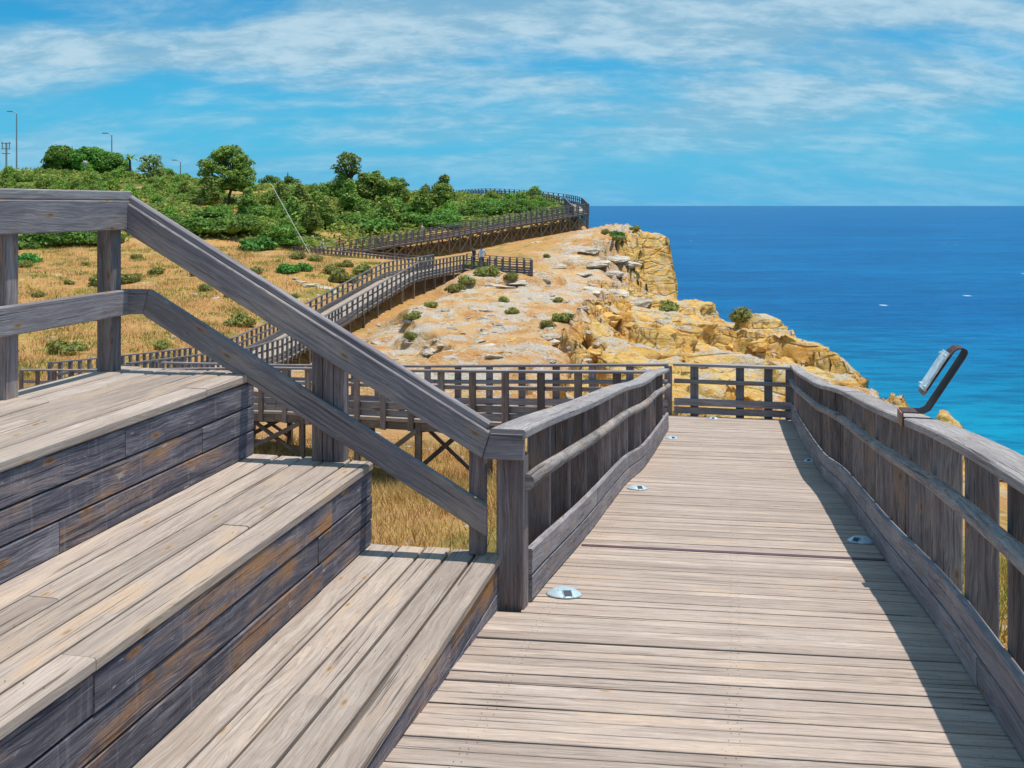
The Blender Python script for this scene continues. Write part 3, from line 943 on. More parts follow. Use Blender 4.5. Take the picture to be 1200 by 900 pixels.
def walkway(name, label, cat, A, B, rail_h=0.97, spacing=0.78, piece=2.35, post=(0.14, 0.05), leg_every=1.56, brace=True, mats=None,
            toe=True, mid='log', legs=True, capw=0.13, leg_w=0.11, group=None, skip_rail=()):
    """A: camera-side rail line, B: far-side rail line (tops of the cap rails), world points"""
    mr, mp, md, mb = mats
    n0 = 25
    a_, la = resample(A, n0)
    b_, lb = resample(B, n0)
    base = (a_[0] + b_[0]) / 2
    root = empty(name, Vector((base.x, base.y, base.z - rail_h)), label, cat, group)
    # deck
    vs_, fs, uvs = [], [], []
    o0 = WM[root].translation
    for p, q in zip(a_, b_):
        for dz in (-rail_h, -rail_h - 0.05):
            vs_.append(p + Vector((0, 0, dz)) - o0)
            vs_.append(q + Vector((0, 0, dz)) - o0)
    L = la / (n0 - 1)
    for i in range(n0 - 1):
        k = i * 4
        for f in ((k, k + 1, k + 5, k + 4), (k + 2, k + 6, k + 7, k + 3), (k, k + 4, k + 6, k + 2), (k + 1, k + 3, k + 7, k + 5)):
            fs.append(f)
            uvs += [(0, i * L), (2, i * L), (2, i * L + L), (0, i * L + L)]
    fs += [(0, 2, 3, 1), (len(vs_) - 4, len(vs_) - 3, len(vs_) - 1, len(vs_) - 2)]
    uvs += [(0, 0), (0, .05), (2, .05), (2, 0)] * 2
    me = bpy.data.meshes.new('deck')
    me.from_pydata([tuple(v) for v in vs_], [], fs)
    me.uv_layers.new(name='UVMap').data.foreach_set('uv', np.array(uvs, dtype=np.float32).ravel())
    me.materials.append(md)
    put(bpy.data.objects.new('deck', me), WM[root], root)
    ctr = lambda f: None
    for si, (line, ln) in enumerate(((A, la), (B, lb))):
        if si in skip_rail:
            continue
        npc = max(1, int(round(ln / piece)))
        pc, _ = resample(line, npc + 1)
        other = resample(B if si == 0 else A, npc + 1)[0]
        for i in range(npc):
            p, q = pc[i], pc[i + 1]
            inw = ((other[i] - p).normalized() * 0.05)
            inw.z = 0
            e = (q - p) * (0.003 / (q - p).length)
            p_, q_ = p + e, q - e
            dz = lambda h: Vector((0, 0, h))
            beam('cap_rail', p_ - dz(0.022), q_ - dz(0.022), capw, 0.044, mr, root)
            if mid == 'log':
                log('log_rail', [p_ + inw - dz(0.33), (p_ + q_) / 2 + inw - dz(0.335), q_ + inw - dz(0.33)], 0.04, mr, root, i)
            else:
                beam('mid_rail', p_ + inw * 0.6 - dz(0.36), q_ + inw * 0.6 - dz(0.36), 0.04, 0.08, mr, root)
            if toe:
                beam('toe_board', p_ + inw - dz(rail_h - 0.245), q_ + inw - dz(rail_h - 0.245), 0.036, 0.13, mr, root)
                beam('toe_board', p_ + inw - dz(rail_h - 0.09), q_ + inw - dz(rail_h - 0.09), 0.036, 0.13, mr, root)
            beam('edge_beam', p_ + inw - dz(rail_h + 0.135), q_ + inw - dz(rail_h + 0.135), 0.06, 0.16, mb, root)
        npo = max(2, int(round(ln / spacing)) + 1)
        for i, p in enumerate(resample(line, npo)[0]):
            dirv = ((line[-1] - line[0]) if npo < 3 else (resample(line, npo)[0][min(i + 1, npo - 1)] - resample(line, npo)[0][max(i - 1, 0)]))
            dirv.z = 0
            nrm = UP.cross(dirv.normalized())
            beam('post', p - Vector((0, 0, rail_h + 0.22)), p - Vector((0, 0, 0.045)), post[1], post[0], mp, root, dirv.normalized())
    if legs:
        nl = max(2, int(round(la / leg_every)) + 1)
        pa, pb = resample(A, nl)[0], resample(B, nl)[0]
        prev = None
        for i, (p, q) in enumerate(zip(pa, pb)):
            inw = (q - p) * 0.04
            ends = []
            for r_ in (p + inw, q - inw):
                g = gz(r_.x, r_.y)
                topz = r_.z - rail_h - 0.05
                if topz - g < 0.12:
                    ends.append(None)
                    continue
                beam('leg', Vector((r_.x, r_.y, g - 0.25)), Vector((r_.x, r_.y, topz)), leg_w, leg_w, mb, root, D)
                ends.append((Vector((r_.x, r_.y, g + 0.1)), Vector((r_.x, r_.y, topz - 0.15))))
            if brace and prev and (brace != 'alt' or i % 2 == 0):
                for a0, a1 in zip(prev, ends):
                    if a0 and a1 and (a0[1].z - a0[0].z) > 0.45 and (a1[1].z - a1[0].z) > 0.45:
                        nn = UP.cross((a1[0] - a0[0]).normalized()).normalized() * (leg_w * 0.5 + 0.018)
                        beam('brace', a0[0] - nn, a1[1] - nn, 0.034, 0.095, mb, root)
                        beam('brace', a0[1] + nn, a1[0] + nn, 0.034, 0.095, mb, root)
            if brace and ends[0] and ends[1] and (ends[0][1].z - ends[0][0].z) > 0.5:
                beam('cross_beam', ends[0][1] + Vector((0, 0, 0.02)), ends[1][1] + Vector((0, 0, 0.02)), 0.05, 0.14, mb, root)
            prev = ends
    return root


near_m = (M_rail, M_post, M_deck, M_beam)
far_m = (M_far, M_far, M_fardeck, M_beam)
walkway('elevated_boardwalk', 'raised timber boardwalk on cross-braced legs crossing the gully behind the steps', 'boardwalk',
        [P(770, 434.5, 17.15), P(590, 434, 18.6), P(472, 433, 19.9), P(320, 430, 22.2), P(100, 433, 25.5), P(25, 432.5, 27)],
        [P(783, 426, 19.15), P(640, 427, 19.95), P(500, 428, 21.2), P(330, 427, 24), P(190, 424, 27)], mats=near_m, leg_every=1.7, spacing=0.74, brace='alt')


def offset_line(pts_, dist):
    out_ = []
    for i, p in enumerate(pts_):
        a, b = pts_[max(i - 1, 0)], pts_[min(i + 1, len(pts_) - 1)]
        d = (b - a)
        d.z = 0
        out_.append(p + UP.cross(d.normalized()) * dist)
    return out_


RA = [P(150, 425, 29), P(235, 415, 35), P(290, 407.5, 41), P(339, 394, 46), P(400, 358.7, 55), P(487, 308, 64), P(543, 298.7, 72)]
walkway('elevated_boardwalk', 'pale timber boardwalk climbing from the dry field towards the viewing platform', 'boardwalk',
        RA, offset_line(RA, 2.25), spacing=0.62, piece=4.0, post=(0.12, 0.09), leg_every=1.7, brace=False, mats=far_m, mid='plank', leg_w=0.13)
PA = [P(543.5, 299, 72), P(569, 302, 71.5), P(623.5, 304.7, 69.5)]
PB = [P(547, 297, 76), P(570, 299.3, 75.5), P(622, 302.5, 73)]
plat = walkway('viewing_platform', 'small timber viewing platform with railing on the orange slope, two people inside', 'platform',
               PA, PB, spacing=0.62, piece=2.5, post=(0.11, 0.09), leg_every=1.2, brace=False, mats=far_m, mid='plank', leg_w=0.12)
for a_, b_ in ((PA[-1], PB[-1]),):
    beam('cap_rail', a_ - Vector((0, 0, .022)), b_ - Vector((0, 0, .022)), 0.13, 0.044, M_far, plat)
    beam('mid_rail', a_ - Vector((0, 0, .36)), b_ - Vector((0, 0, .36)), 0.05, 0.08, M_far, plat)
    beam('toe_board', a_ - Vector((0, 0, .75)), b_ - Vector((0, 0, .75)), 0.04, 0.13, M_far, plat)
    for f in (0.2, 0.4, 0.6, 0.8):
        q = a_.lerp(b_, f)
        beam('post', q - Vector((0, 0, 1.1)), q - Vector((0, 0, .045)), 0.09, 0.11, M_far, plat, D)
BN = [P(395, 285.5, 96), P(430, 280, 97), P(520, 266, 100), P(600, 253, 103), P(670, 241.5, 106), P(689.5, 238.5, 107)]
walkway('elevated_boardwalk', 'long raised boardwalk on a forest of braced legs climbing along the green hill', 'boardwalk',
        BN, offset_line(BN, 2.2), rail_h=1.0, spacing=0.62, piece=4.0, post=(0.13, 0.1), leg_every=1.15, mats=far_m, mid='plank', leg_w=0.13)
BL = [P(318, 287, 95), P(375, 291, 90), P(430, 298, 84), P(478, 302, 78.5)]
walkway('elevated_boardwalk', 'dark low boardwalk ramp below the shrubs at the foot of the hill', 'boardwalk',
        BL, offset_line(BL, 2.2), rail_h=1.0, spacing=0.62, piece=4.0, post=(0.12, 0.09), leg_every=1.6, brace=False, mats=far_m, mid='plank', leg_w=0.13)
CN = [P(671, 241, 107), P(661, 231, 117), P(640, 227, 123), P(600, 223.5, 129), P(565, 222, 135), P(537, 224, 141)]
CF = [P(690, 239, 108.5), P(682, 231, 119), P(662, 227, 127), P(610, 222, 133), P(566, 220.5, 138), P(535, 223, 144.5)]
walkway('elevated_boardwalk', 'furthest boardwalk stretch with its railing against the sky above the hilltop', 'boardwalk',
        CN, CF, rail_h=1.0, spacing=0.9, piece=4.0, post=(0.14, 0.1), leg_every=2.2, brace=False, mats=far_m, mid='plank', leg_w=0.13)


# ------------------------------------------------------------------ deck lights
def deck_hit(px, py):
    t = (px - 600) / F
    for q in np.arange(2.5, 19.3, 0.005):
        v = q * (t * CS - SN) / (CS + t * SN)
        Y = q * CS - v * SN
        if 241 + F * deck_h(q) / Y <= py:
            return q, v
    return 19, 0


def lathe(prof, n=28, name='lathe'):
    vs_, fs = [], []
    for r_, z_ in prof:
        for i in range(n):
            a = 2 * math.pi * i / n
            vs_.append((r_ * math.cos(a), r_ * math.sin(a), z_))
    for k in range(len(prof) - 1):
        for i in range(n):
            j = (i + 1) % n
            fs.append((k * n + i, k * n + j, (k + 1) * n + j, (k + 1) * n + i))
    fs.append(tuple(range((len(prof) - 1) * n, len(prof) * n)))
    me = bpy.data.meshes.new(name)
    me.from_pydata(vs_, [], fs)
    for p in me.polygons:
        p.use_smooth = len(p.vertices) == 4
    return me


def box_bm(name, x0, x1, y0, y1, z0, z1, mat, ch=0.0):
    bm = bmesh.new()
    bmesh.ops.create_cube(bm, size=1)
    for v in bm.verts:
        v.co = Vector(((x0 + x1) / 2 + v.co.x * (x1 - x0), (y0 + y1) / 2 + v.co.y * (y1 - y0), (z0 + z1) / 2 + v.co.z * (z1 - z0)))
    if ch:
        bmesh.ops.bevel(bm, geom=list(bm.edges), offset=ch, segments=2, affect='EDGES')
    me = bpy.data.meshes.new(name)
    bm.to_mesh(me)
    bm.free()
    me.materials.append(mat)
    return me


dome_me = lathe([(0.098, 0.0), (0.1, 0.004), (0.094, 0.008), (0.062, 0.030), (0.052, 0.034), (0.03, 0.036)], 32, 'dome')
dome_me.materials.append(M_alu)
frame_me = mesh_np('lens_frame', [(-.03, -.094, .008), (.03, -.094, .008), (.03, -.05, .037), (-.03, -.05, .037), (-.03, -.05, .005), (.03, -.05, .005)],
                   [(0, 1, 2, 3), (3, 2, 5, 4)], [(0, 3, 4), (1, 5, 2)])
frame_me.materials.append(M_alu)
lens_me = mesh_np('lens', [(-.022, -.0905, .0125), (.022, -.0905, .0125), (.022, -.0575, .0345), (-.022, -.0575, .0345)], [(0, 1, 2, 3)])
lens_me.materials.append(M_dark)
screw_me = lathe([(0.005, 0), (0.005, 0.003)], 8, 'screw')
screw_me.materials.append(M_dark)
DL = [(661, 697, 'round metal deck light by the newel post, nearest on the left side', 25),
      (747, 573, 'round metal deck light beside the left toe board, second from the steps', 25),
      (787, 514, 'small round metal deck light at the far end of the left railing', 25),
      (1009, 635, 'round metal deck light half in the shade of the right railing, nearest on that side', -35),
      (951, 541, 'round metal deck light at the shade edge by the right railing, further one', -35),
      (836, 491, 'tiny round metal deck light at the foot of the far end railing', 0)]
for px, py, lab, rot in DL:
    q, v = deck_hit(px, py)
    sl = math.atan((deck_h(q + 0.2) - deck_h(q - 0.2)) / 0.4)
    M = Matrix.Translation(W(q, v, deck_h(q) - 0.002)) @ Matrix.Rotation(-TH, 4, 'Z') @ Matrix.Rotation(-sl, 4, 'X') @ Matrix.Rotation(R(rot), 4, 'Z')
    e = bpy.data.objects.new('deck_light', None)
    put(e, M)
    tag(e, lab, 'deck light', 'round metal lights set on the boardwalk deck')
    mesh_obj('dome', dome_me, M, e)
    f = mesh_obj('lens_frame', frame_me, M, e)
    mesh_obj('lens', lens_me, M @ Matrix.Translation((0, -0.0012, 0.001)), f)
    for sx_ in (-0.045, 0.045):
        mesh_obj('screw', screw_me, M @ Matrix.Translation((sx_, -0.035, 0.029)), e)

# ------------------------------------------------------------------ bent steel sign stand on the right railing
US = 6.62


def vh(px, py):
    t = (px - 600) / F
    v = US * (t * CS - SN) / (CS + t * SN)
    return v, (py - 241) / F * (US * CS - v * SN)


sign = empty('sign_stand', W(US, VR + 0.1, deck_h(US) - 0.975), 'bent rusty steel strap holding a thin slanted panel, clamped over the right railing', 'sign')
ctl = [vh(1056, 497), vh(1056, 480.5), vh(1080, 481.5), vh(1087, 478), vh(1091, 472), vh(1128, 417), vh(1130.5, 412), vh(1130, 409), vh(1126, 406.8), vh(1120, 407), vh(1115, 410), vh(1080, 461)]
# fillet the path
path = []
for i in range(len(ctl) - 1):
    path.append(Vector(ctl[i]))
path.append(Vector(ctl[-1]))
HWS = 0.075           # strap half width along the ramp
ths = 0.008
vs_, fs = [], []
for i, p in enumerate(path):
    a, b = path[max(i - 1, 0)], path[min(i + 1, len(path) - 1)]
    d = (b - a).normalized()
    nn = Vector((-d.y, d.x)) * ths / 2
    for du in (-HWS, HWS):
        for s_ in (-1, 1):
            q = p + nn * s_
            vs_.append(W(US + du, q.x, q.y) - WM[sign].translation)
for i in range(len(path) - 1):
    k = 4 * i
    for a, b in ((0, 1), (1, 3), (3, 2), (2, 0)):
        fs.append((k + a, k + b, k + 4 + b, k + 4 + a))
fs += [(0, 2, 3, 1), (4 * len(path) - 4, 4 * len(path) - 3, 4 * len(path) - 1, 4 * len(path) - 2)]
me = bpy.data.meshes.new('strap')
me.from_pydata([tuple(v) for v in vs_], [], fs)
bm = bmesh.new()
bm.from_mesh(me)
bmesh.ops.recalc_face_normals(bm, faces=bm.faces)
bm.to_mesh(me)
bm.free()
me.materials.append(M_rust)
put(bpy.data.objects.new('strap', me), WM[sign], sign)
pa, pb = Vector(vh(1112, 413.5)), Vector(vh(1083, 457))
d2 = (pb - pa).normalized()
nrm2 = Vector((d2.y, -d2.x))
nrm2 = nrm2 if nrm2.x < 0 else -nrm2
o1, o2 = pa + nrm2 * 0.016, pb + nrm2 * 0.016
nw = (-RT * abs(nrm2.x) + UP * abs(nrm2.y)).normalized()
beam('panel', W(US, o1.x, o1.y), W(US, o2.x, o2.y), 0.16, 0.014, plain('panel_face', (0.62, 0.70, 0.74), 0.35, 0.2, 0.25, 22), sign, nw, 0.002)
for f in (0.1, 0.92):
    for du in (-0.065, 0.065):
        q = o1.lerp(o2, f) + nrm2 * 0.007
        beam('bolt', W(US + du, q.x, q.y), W(US + du, (q + nrm2 * 0.012).x, (q + nrm2 * 0.012).y), 0.014, 0.014, M_alu, sign, D, 0.003)
q0, q1 = Vector(vh(1084, 455.5)), Vector(vh(1080, 461.5))
beam('end_tab', W(US, *(q0 + nrm2 * 0.004)), W(US, *(q1 + nrm2 * 0.004)), 0.152, 0.012, M_rustlight, sign, nw, 0.002)
cl0, cl1 = Vector(vh(1056, 481)), Vector(vh(1056, 497))
beam('clamp_plate', W(US, cl0.x - 0.007, cl0.y), W(US, cl1.x - 0.007, cl1.y), 0.155, 0.008, M_rustlight, sign, -RT, 0.002)


# ------------------------------------------------------------------ foliage
def blob_core(c, r, seed):
    bm = bmesh.new()
    bmesh.ops.create_icosphere(bm, subdivisions=2, radius=1)
    vs_ = np.array([v.co[:] for v in bm.verts])
    fs_ = np.array([[v.index for v in f.verts] for f in bm.faces])
    bm.free()
    g = np.random.default_rng(seed)
    vs_ = vs_ * (1 + 0.12 * g.standard_normal((len(vs_), 1)))
    return vs_ * r + c, fs_


def foliage(name, lobes, n_per_m2, size, mat, seed, upbias=0.35, core=0.8, flat=False):
    """leaf quads on the skin of several lobes (centre, radii), with a leafy core inside each lobe"""
    g = np.random.default_rng(seed)
    V, Q, T, ofs = [], [], [], 0
    for (c, r) in lobes:
        c, r = np.array(c, float), np.array(r, float)
        area = 4 * math.pi * ((r[0] * r[1]) ** 1.6 / 3 + (r[0] * r[2]) ** 1.6 / 3 + (r[1] * r[2]) ** 1.6 / 3) ** (1 / 1.6)
        n = int(area * n_per_m2)
        d = g.standard_normal((n, 3))
        d /= np.linalg.norm(d, axis=1, keepdims=True)
        d[:, 2] = np.where(d[:, 2] < -0.35, -d[:, 2], d[:, 2])
        sh = g.uniform(0.8, 1.12, (n, 1))
        sh = np.where(g.random((n, 1)) < 0.12, sh * 1.12, sh)
        p = c + d * r * sh
        nn = d / r
        nn /= np.linalg.norm(nn, axis=1, keepdims=True)
        nn = nn + 0.75 * g.standard_normal((n, 3)) + np.array([0, 0, upbias])
        nn /= np.linalg.norm(nn, axis=1, keepdims=True)
        tx = np.cross(nn, g.standard_normal((n, 3)))
        tx /= np.linalg.norm(tx, axis=1, keepdims=True)
        ty = np.cross(nn, tx)
        s = size * g.uniform(0.55, 1.25, (n, 1))
        a, b = tx * s, ty * s * 0.62
        quad = np.stack([p - a, p - b * g.uniform(.6, 1, (n, 1)), p + a, p + b], 1)
        V.append(quad.reshape(-1, 3))
        Q.append(np.arange(4 * n).reshape(n, 4) + ofs)
        ofs += 4 * n
        if core:
            vv, ff = blob_core(c, r * core, seed + abs(int(c[0] * 50)))
            V.append(vv)
            T.append(ff + ofs)
            ofs += len(vv)
    me = mesh_np(name, np.concatenate(V), np.concatenate(Q), np.concatenate(T) if T else None)
    me.materials.append(mat)
    return me


def shrub_lobes(seed, w_, h_, n=7):
    g = np.random.default_rng(seed)
    L = []
    for i in range(n):
        a = g.uniform(0, 2 * math.pi)
        rr_ = g.uniform(0.0, 0.62) * w_ / 2 * (0.2 if i == 0 else 1)
        r = g.uniform(0.28, 0.44) * w_ * (1.1 if i == 0 else 0.85) * 0.75
        hz_ = g.uniform(0.30, 0.62) * h_ * (1.2 if i == 0 else 0.85)
        L.append(((rr_ * math.cos(a), rr_ * math.sin(a), hz_ * 0.72), (r, r * g.uniform(.85, 1.1), hz_ * 0.75)))
    return L


# shrub kinds, unit sizes in metres
SH = {
    'mound': [foliage('mound_foliage', shrub_lobes(21 + i, 4.2, 2.0, 9), 26, 0.15, M_leafdark, 31 + i) for i in range(3)],
    'green': [foliage('shrub_foliage', shrub_lobes(41 + i, 3.0, 2.3, 8), 30, 0.15, M_leaf, 51 + i) for i in range(4)],
    'olive': [foliage('scrub_foliage', shrub_lobes(61 + i, 1.6, 0.85, 6), 70, 0.085, M_olive, 71 + i, 0.6) for i in range(3)],
    'young': [foliage('young_pine_foliage', [((0, 0, 1.1), (.95, .9, .9)), ((.1, .1, 2.0), (.75, .7, .8)), ((-.1, 0, 2.8), (.45, .45, .7)), ((.55, -.2, 1.5), (.55, .5, .5)), ((-.6, .2, 1.4), (.5, .5, .6))], 42, 0.14, M_pine, 83 + i, 0.9) for i in range(2)],
    'scrub': [foliage('low_scrub_foliage', shrub_lobes(161 + i, 2.4, 1.1, 8), 40, 0.11, M_scrub, 171 + i, 0.5) for i in range(3)],
    'bright': [foliage('bright_foliage', shrub_lobes(91, 1.8, 0.8, 7), 60, 0.11, M_bright, 92)],
}


ORD = ['first', 'second', 'third', 'fourth', 'fifth', 'sixth', 'seventh', 'eighth', 'ninth', 'tenth', 'eleventh', 'twelfth', 'thirteenth', 'fourteenth', 'fifteenth', 'sixteenth', 'seventeenth', 'eighteenth', 'nineteenth', 'twentieth']


def ranked(items, fmt):
    """items: (px, ...) tuples -> label by rank from the left"""
    order = sorted(range(len(items)), key=lambda i: items[i][0])
    n_ = len(items)
    lab = {}
    for r_, i in enumerate(order):
        if n_ == 1:
            w_ = 'only'
        elif r_ == 0:
            w_ = 'leftmost'
        elif r_ == n_ - 1:
            w_ = 'rightmost'
        else:
            w_ = ORD[r_] + ' from left'
        lab[i] = fmt.format(w_)
    return [lab[i] for i in range(n_)]


def shrub(kind, x, y, s=1.0, sz=None, label=None, group=None, name='shrub', sink=0.12):
    me = random.choice(SH[kind])
    z = gz(x, y)
    M = Matrix.Translation((x, y, z - sink * s)) @ Matrix.Rotation(random.uniform(0, 6.28), 4, 'Z') @ Matrix.Diagonal((s, s, sz if sz else s, 1))
    o = mesh_obj(name, me, M)
    return tag(o, label, 'shrub', group)


def hit(px, py, y0=22.0, y1=170.0):
    """ground point seen at a photograph pixel: walk along the sight line"""
    Ys = np.geomspace(y0, y1, 500)
    X = (px - 600) / F * Ys
    zz_ = terrain(X, Ys)[0]
    zl = ZC - (py - 241) / F * Ys
    below = np.nonzero(zl < zz_)[0]
    i = below[0] if len(below) else len(Ys) - 1
    return X[i], Ys[i]


# dense evergreen mounds between the dry field and the hill
mnd = [(70, 284, 1.5), (20, 288, 1.3), (115, 282, 1.2), (230, 270, 1.5), (262, 268, 1.5), (290, 262, 1.2), (205, 262, 1.0), (320, 275, 1.2), (345, 262, 1.3), (300, 250, 1.1), (250, 252, 1.2), (335, 283, 1.0),
       (420, 262, 1.4), (445, 266, 1.4), (470, 258, 1.2), (395, 262, 1.1), (520, 256, 1.4), (545, 252, 1.3), (500, 262, 1.2), (565, 247, 1.2), (590, 243, 1.1), (480, 246, 1.1), (430, 246, 1.2), (610, 240, 0.9), (630, 246, 0.8), (640, 241, .8), (575, 238, 1.0), (545, 240, 1.0)]
mnd += [(560, 240, .8), (585, 238, .7), (605, 239, .7), (625, 241, .7), (645, 242, .7), (598, 244, .9), (618, 246, .8), (570, 246, 1.3), (530, 262, 1.0)]
zones = [('{} of the dark evergreen mounds edging the field at far left', lambda a: a[0] < 130),
         ('{} of the dark evergreen mounds around the big pine', lambda a: 130 <= a[0] < 360),
         ('{} of the dark evergreen mounds between thin pine and long boardwalk', lambda a: 360 <= a[0] < 490),
         ('{} of the dark evergreen mounds above the middle of the long boardwalk', lambda a: 490 <= a[0] < 572),
         ('{} of the dark evergreen mounds below the furthest boardwalk', lambda a: a[0] >= 572)]
for fmt, test in zones:
    it = [a for a in mnd if test(a)]
    for (px, py, s), lab in zip(it, ranked(it, fmt)):
        x, y = hit(px, py + 4, 70)
        shrub('mound', x, y, s * 0.92, s * 0.72, lab, 'evergreen mounds on the hillside')
# mixed green shrubs over the hill
cnt = 0


def zone(px):
    for lim, txt in ((60, 'below the tallest street lamp at the left hilltop'), (150, 'on the slope below the dark hilltop grove'), (230, 'between the grove and the big pine'),
                     (320, 'around the foot of the big pine'), (400, 'between the big pine and the thin pine'), (480, 'right of the thin pine in the thicket'), (560, 'above the middle of the long boardwalk')):
        if px < lim:
            return txt
    return 'near the upper end of the long boardwalk'


g = np.random.default_rng(5)
ORANGE = [(205, 247), (215, 256), (300, 262), (283, 268), (415, 276), (430, 284), (492, 255), (445, 290), (385, 285)]
while cnt < 270:
    px = g.uniform(-60, 640) if cnt > 120 else g.uniform(-40, 230)
    top = np.interp(px, [-60, 60, 150, 230, 330, 480, 560, 640], [191, 195, 199, 212, 222, 221, 230, 236])
    bot = np.interp(px, [-60, 200, 330, 400, 520, 640], [270, 260, 284, 280, 260, 243])
    py = g.uniform(top, bot)
    if any(abs(px - a) < 14 and abs(py - b) < 6 for a, b in ORANGE):
        continue
    x, y = hit(px, py, 74)
    f_ = float(g.uniform(0.35, 0.9))
    if cnt % 3 == 0:
        shrub('scrub', x, y, f_ * 1.5, f_ * 1.5, 'low yellowish-green scrub bush ' + zone(px), 'low scrub over the hill')
    else:
        shrub('green', x, y, f_, f_ * float(g.uniform(.75, 1.1)), 'mid-green bushy shrub ' + zone(px), 'green shrubs over the hill')
    cnt += 1
yps = [(380, 262, 1.25), (365, 268, 1.2), (372, 258, 1.3), (352, 240, 1.1), (400, 228, 1.3), (440, 225, 1.3), (425, 235, 1.4), (470, 236, 1.1), (500, 240, 1.1), (519, 236, 1.45), (246, 238, 1.3), (215, 228, .8), (330, 240, 1.2), (455, 262, 1.2), (495, 248, 1.2),
                  (410, 240, 1.3), (345, 262, 1.2), (290, 246, 1.1)]
for fmt, test in (('{} of the feathery light green young pines left of the thin pine', lambda a: a[0] < 395), ('{} of the feathery light green young pines right of the thin pine', lambda a: a[0] >= 395)):
    it = [a for a in yps if test(a)]
    for (px, py, s), lab in zip(it, ranked(it, fmt)):
        x, y = hit(px, py + 6, 80)
        shrub('young', x, y, s * 1.0, s * 0.78, lab, 'young pines on the hill', 'young_pine')
# dry scrub in the field and on the rocks
FS = [(150, 328, 1.1), (185, 318, .8), (280, 378, 1.0), (275, 345, .8), (70, 412, 1.0), (88, 408, .7), (30, 310, .7), (125, 330, 1.3), (240, 338, .6), (390, 318, .9), (405, 310, .8), (400, 328, 1.2), (425, 318, 1.1), (300, 318, .7), (350, 300, .9), (370, 303, .8), (205, 300, .6),
      (110, 372, .6), (210, 385, .5), (50, 380, .5), (320, 355, .7), (160, 300, .6), (45, 345, .5), (80, 330, .5), (175, 345, .5), (195, 360, .45), (255, 325, .5), (230, 320, .55), (310, 340, .45), (345, 345, .4), (130, 395, .5), (190, 405, .5), (35, 370, .5), (270, 310, .5), (100, 308, .5)]
for px, py, s in FS:
    pass
for fmt, test in (('{} of the yellow-green dry bushes low in the field by the posts', lambda a: a[1] >= 328 and a[0] < 130), ('{} of the yellow-green dry bushes in the near field', lambda a: a[1] >= 328 and a[0] >= 130), ('{} of the yellow-green dry bushes on the far half of the field', lambda a: a[1] < 328)):
    it = [a for a in FS if test(a)]
    for (px, py, s), lab in zip(it, ranked(it, fmt)):
        x, y = hit(px, py + 3)
        shrub('olive', x, y, s * 1.15, s * 1.0, lab, 'dry bushes in the field')
RS = [(535, 340, 1.0), (505, 358, .6), (485, 372, .7), (480, 398, .5), (572, 322, 1.4), (556, 314, 1.3), (600, 328, .8), (660, 375, .8), (640, 382, .6), (590, 352, .5), (545, 330, .7), (870, 374, 1.2), (858, 372, .9), (782, 362, 1.1), (640, 300, .5), (710, 272, .7), (745, 270, .7), (770, 270, .8), (725, 282, .8), (600, 366, .5), (655, 352, .5)]
for px, py, s in RS:
    pass
for fmt, test in (('{} of the small olive bushes on top of the headland', lambda a: a[1] < 305), ('{} of the small olive bushes on the rocky slope near the platform', lambda a: a[1] >= 305 and a[0] < 612), ('{} of the small olive bushes on the yellow cliff ledges', lambda a: a[1] >= 305 and a[0] >= 612)):
    it = [a for a in RS if test(a)]
    for (px, py, s), lab in zip(it, ranked(it, fmt)):
        x, y = hit(px, py + 2)
        shrub('olive', x, y, s * 1.1, s, lab, 'scrub bushes on the rocks')
for px, py, s, lab in [(298, 290, 1.9, 'bright green low bush at the upper edge of the dry field'), (335, 316, 1.0, 'bright green bush in the field below the low boardwalk, left one of two'), (352, 314, .9, 'bright green bush in the field below the low boardwalk, right one of two'), (28, 305, 1.2, 'bright green tuft by the left post at the field edge'), (725, 276, .9, 'bright green tuft on top of the orange headland'), (690, 262, 1.6, 'green bush at the foot of the boardwalk corner on the headland')]:
    x, y = hit(px, py + 3)
    shrub('bright', x, y, s, s, lab)


# ------------------------------------------------------------------ trees
def tube(pts_, r0, r1, n=8):
    V, Q = [], []
    for i, p in enumerate(pts_):
        a, b = pts_[max(i - 1, 0)], pts_[min(i + 1, len(pts_) - 1)]
        x = (b - a).normalized()
        y = x.orthogonal().normalized()
        z = x.cross(y)
        r = r0 + (r1 - r0) * i / (len(pts_) - 1)
        for k in range(n):
            an = 2 * math.pi * k / n
            V.append(tuple(p + y * r * math.cos(an) + z * r * math.sin(an)))
        if i:
            for k in range(n):
                Q.append(((i - 1) * n + k, (i - 1) * n + (k + 1) % n, i * n + (k + 1) % n, i * n + k))
    return V, Q


def tree(name, label, px, Y, zbase, hgt, lobes, dens, leaf, mat, seed, core=0.55, upb=0.6, trunk_r=0.2, cat='tree'):
    x = (px - 600) / F * Y
    root = empty(name, (x, Y, zbase), label, cat)
    V, Q, ofs = [], [], 0
    lob_c = [Vector(c) for c, r in lobes]
    fork = Vector((lob_c[0].x * 0.3, 0, hgt * 0.33))
    segs = [([Vector((0, 0, -0.5)), Vector((0.05, 0, hgt * 0.16)), fork], trunk_r, trunk_r * 0.75)]
    for c in lob_c:
        segs.append(([fork, fork.lerp(c, 0.5) + Vector((0, 0, 0.1 * hgt * 0.3)), c], trunk_r * 0.5, trunk_r * 0.12))
    for s_, a, b in segs:
        v_, q_ = tube(s_, a, b)
        V += v_
        Q += [tuple(i + ofs for i in f) for f in q_]
        ofs = len(V)
    me = mesh_np('trunk', V, Q, smooth=True)
    me.materials.append(M_bark)
    mesh_obj('trunk', me, WM[root], root)
    mesh_obj('crown', foliage('crown', lobes, dens, leaf, mat, seed, upb, core), WM[root], root)
    return root


def zg(px, Y):
    return gz((px - 600) / F * Y, Y)


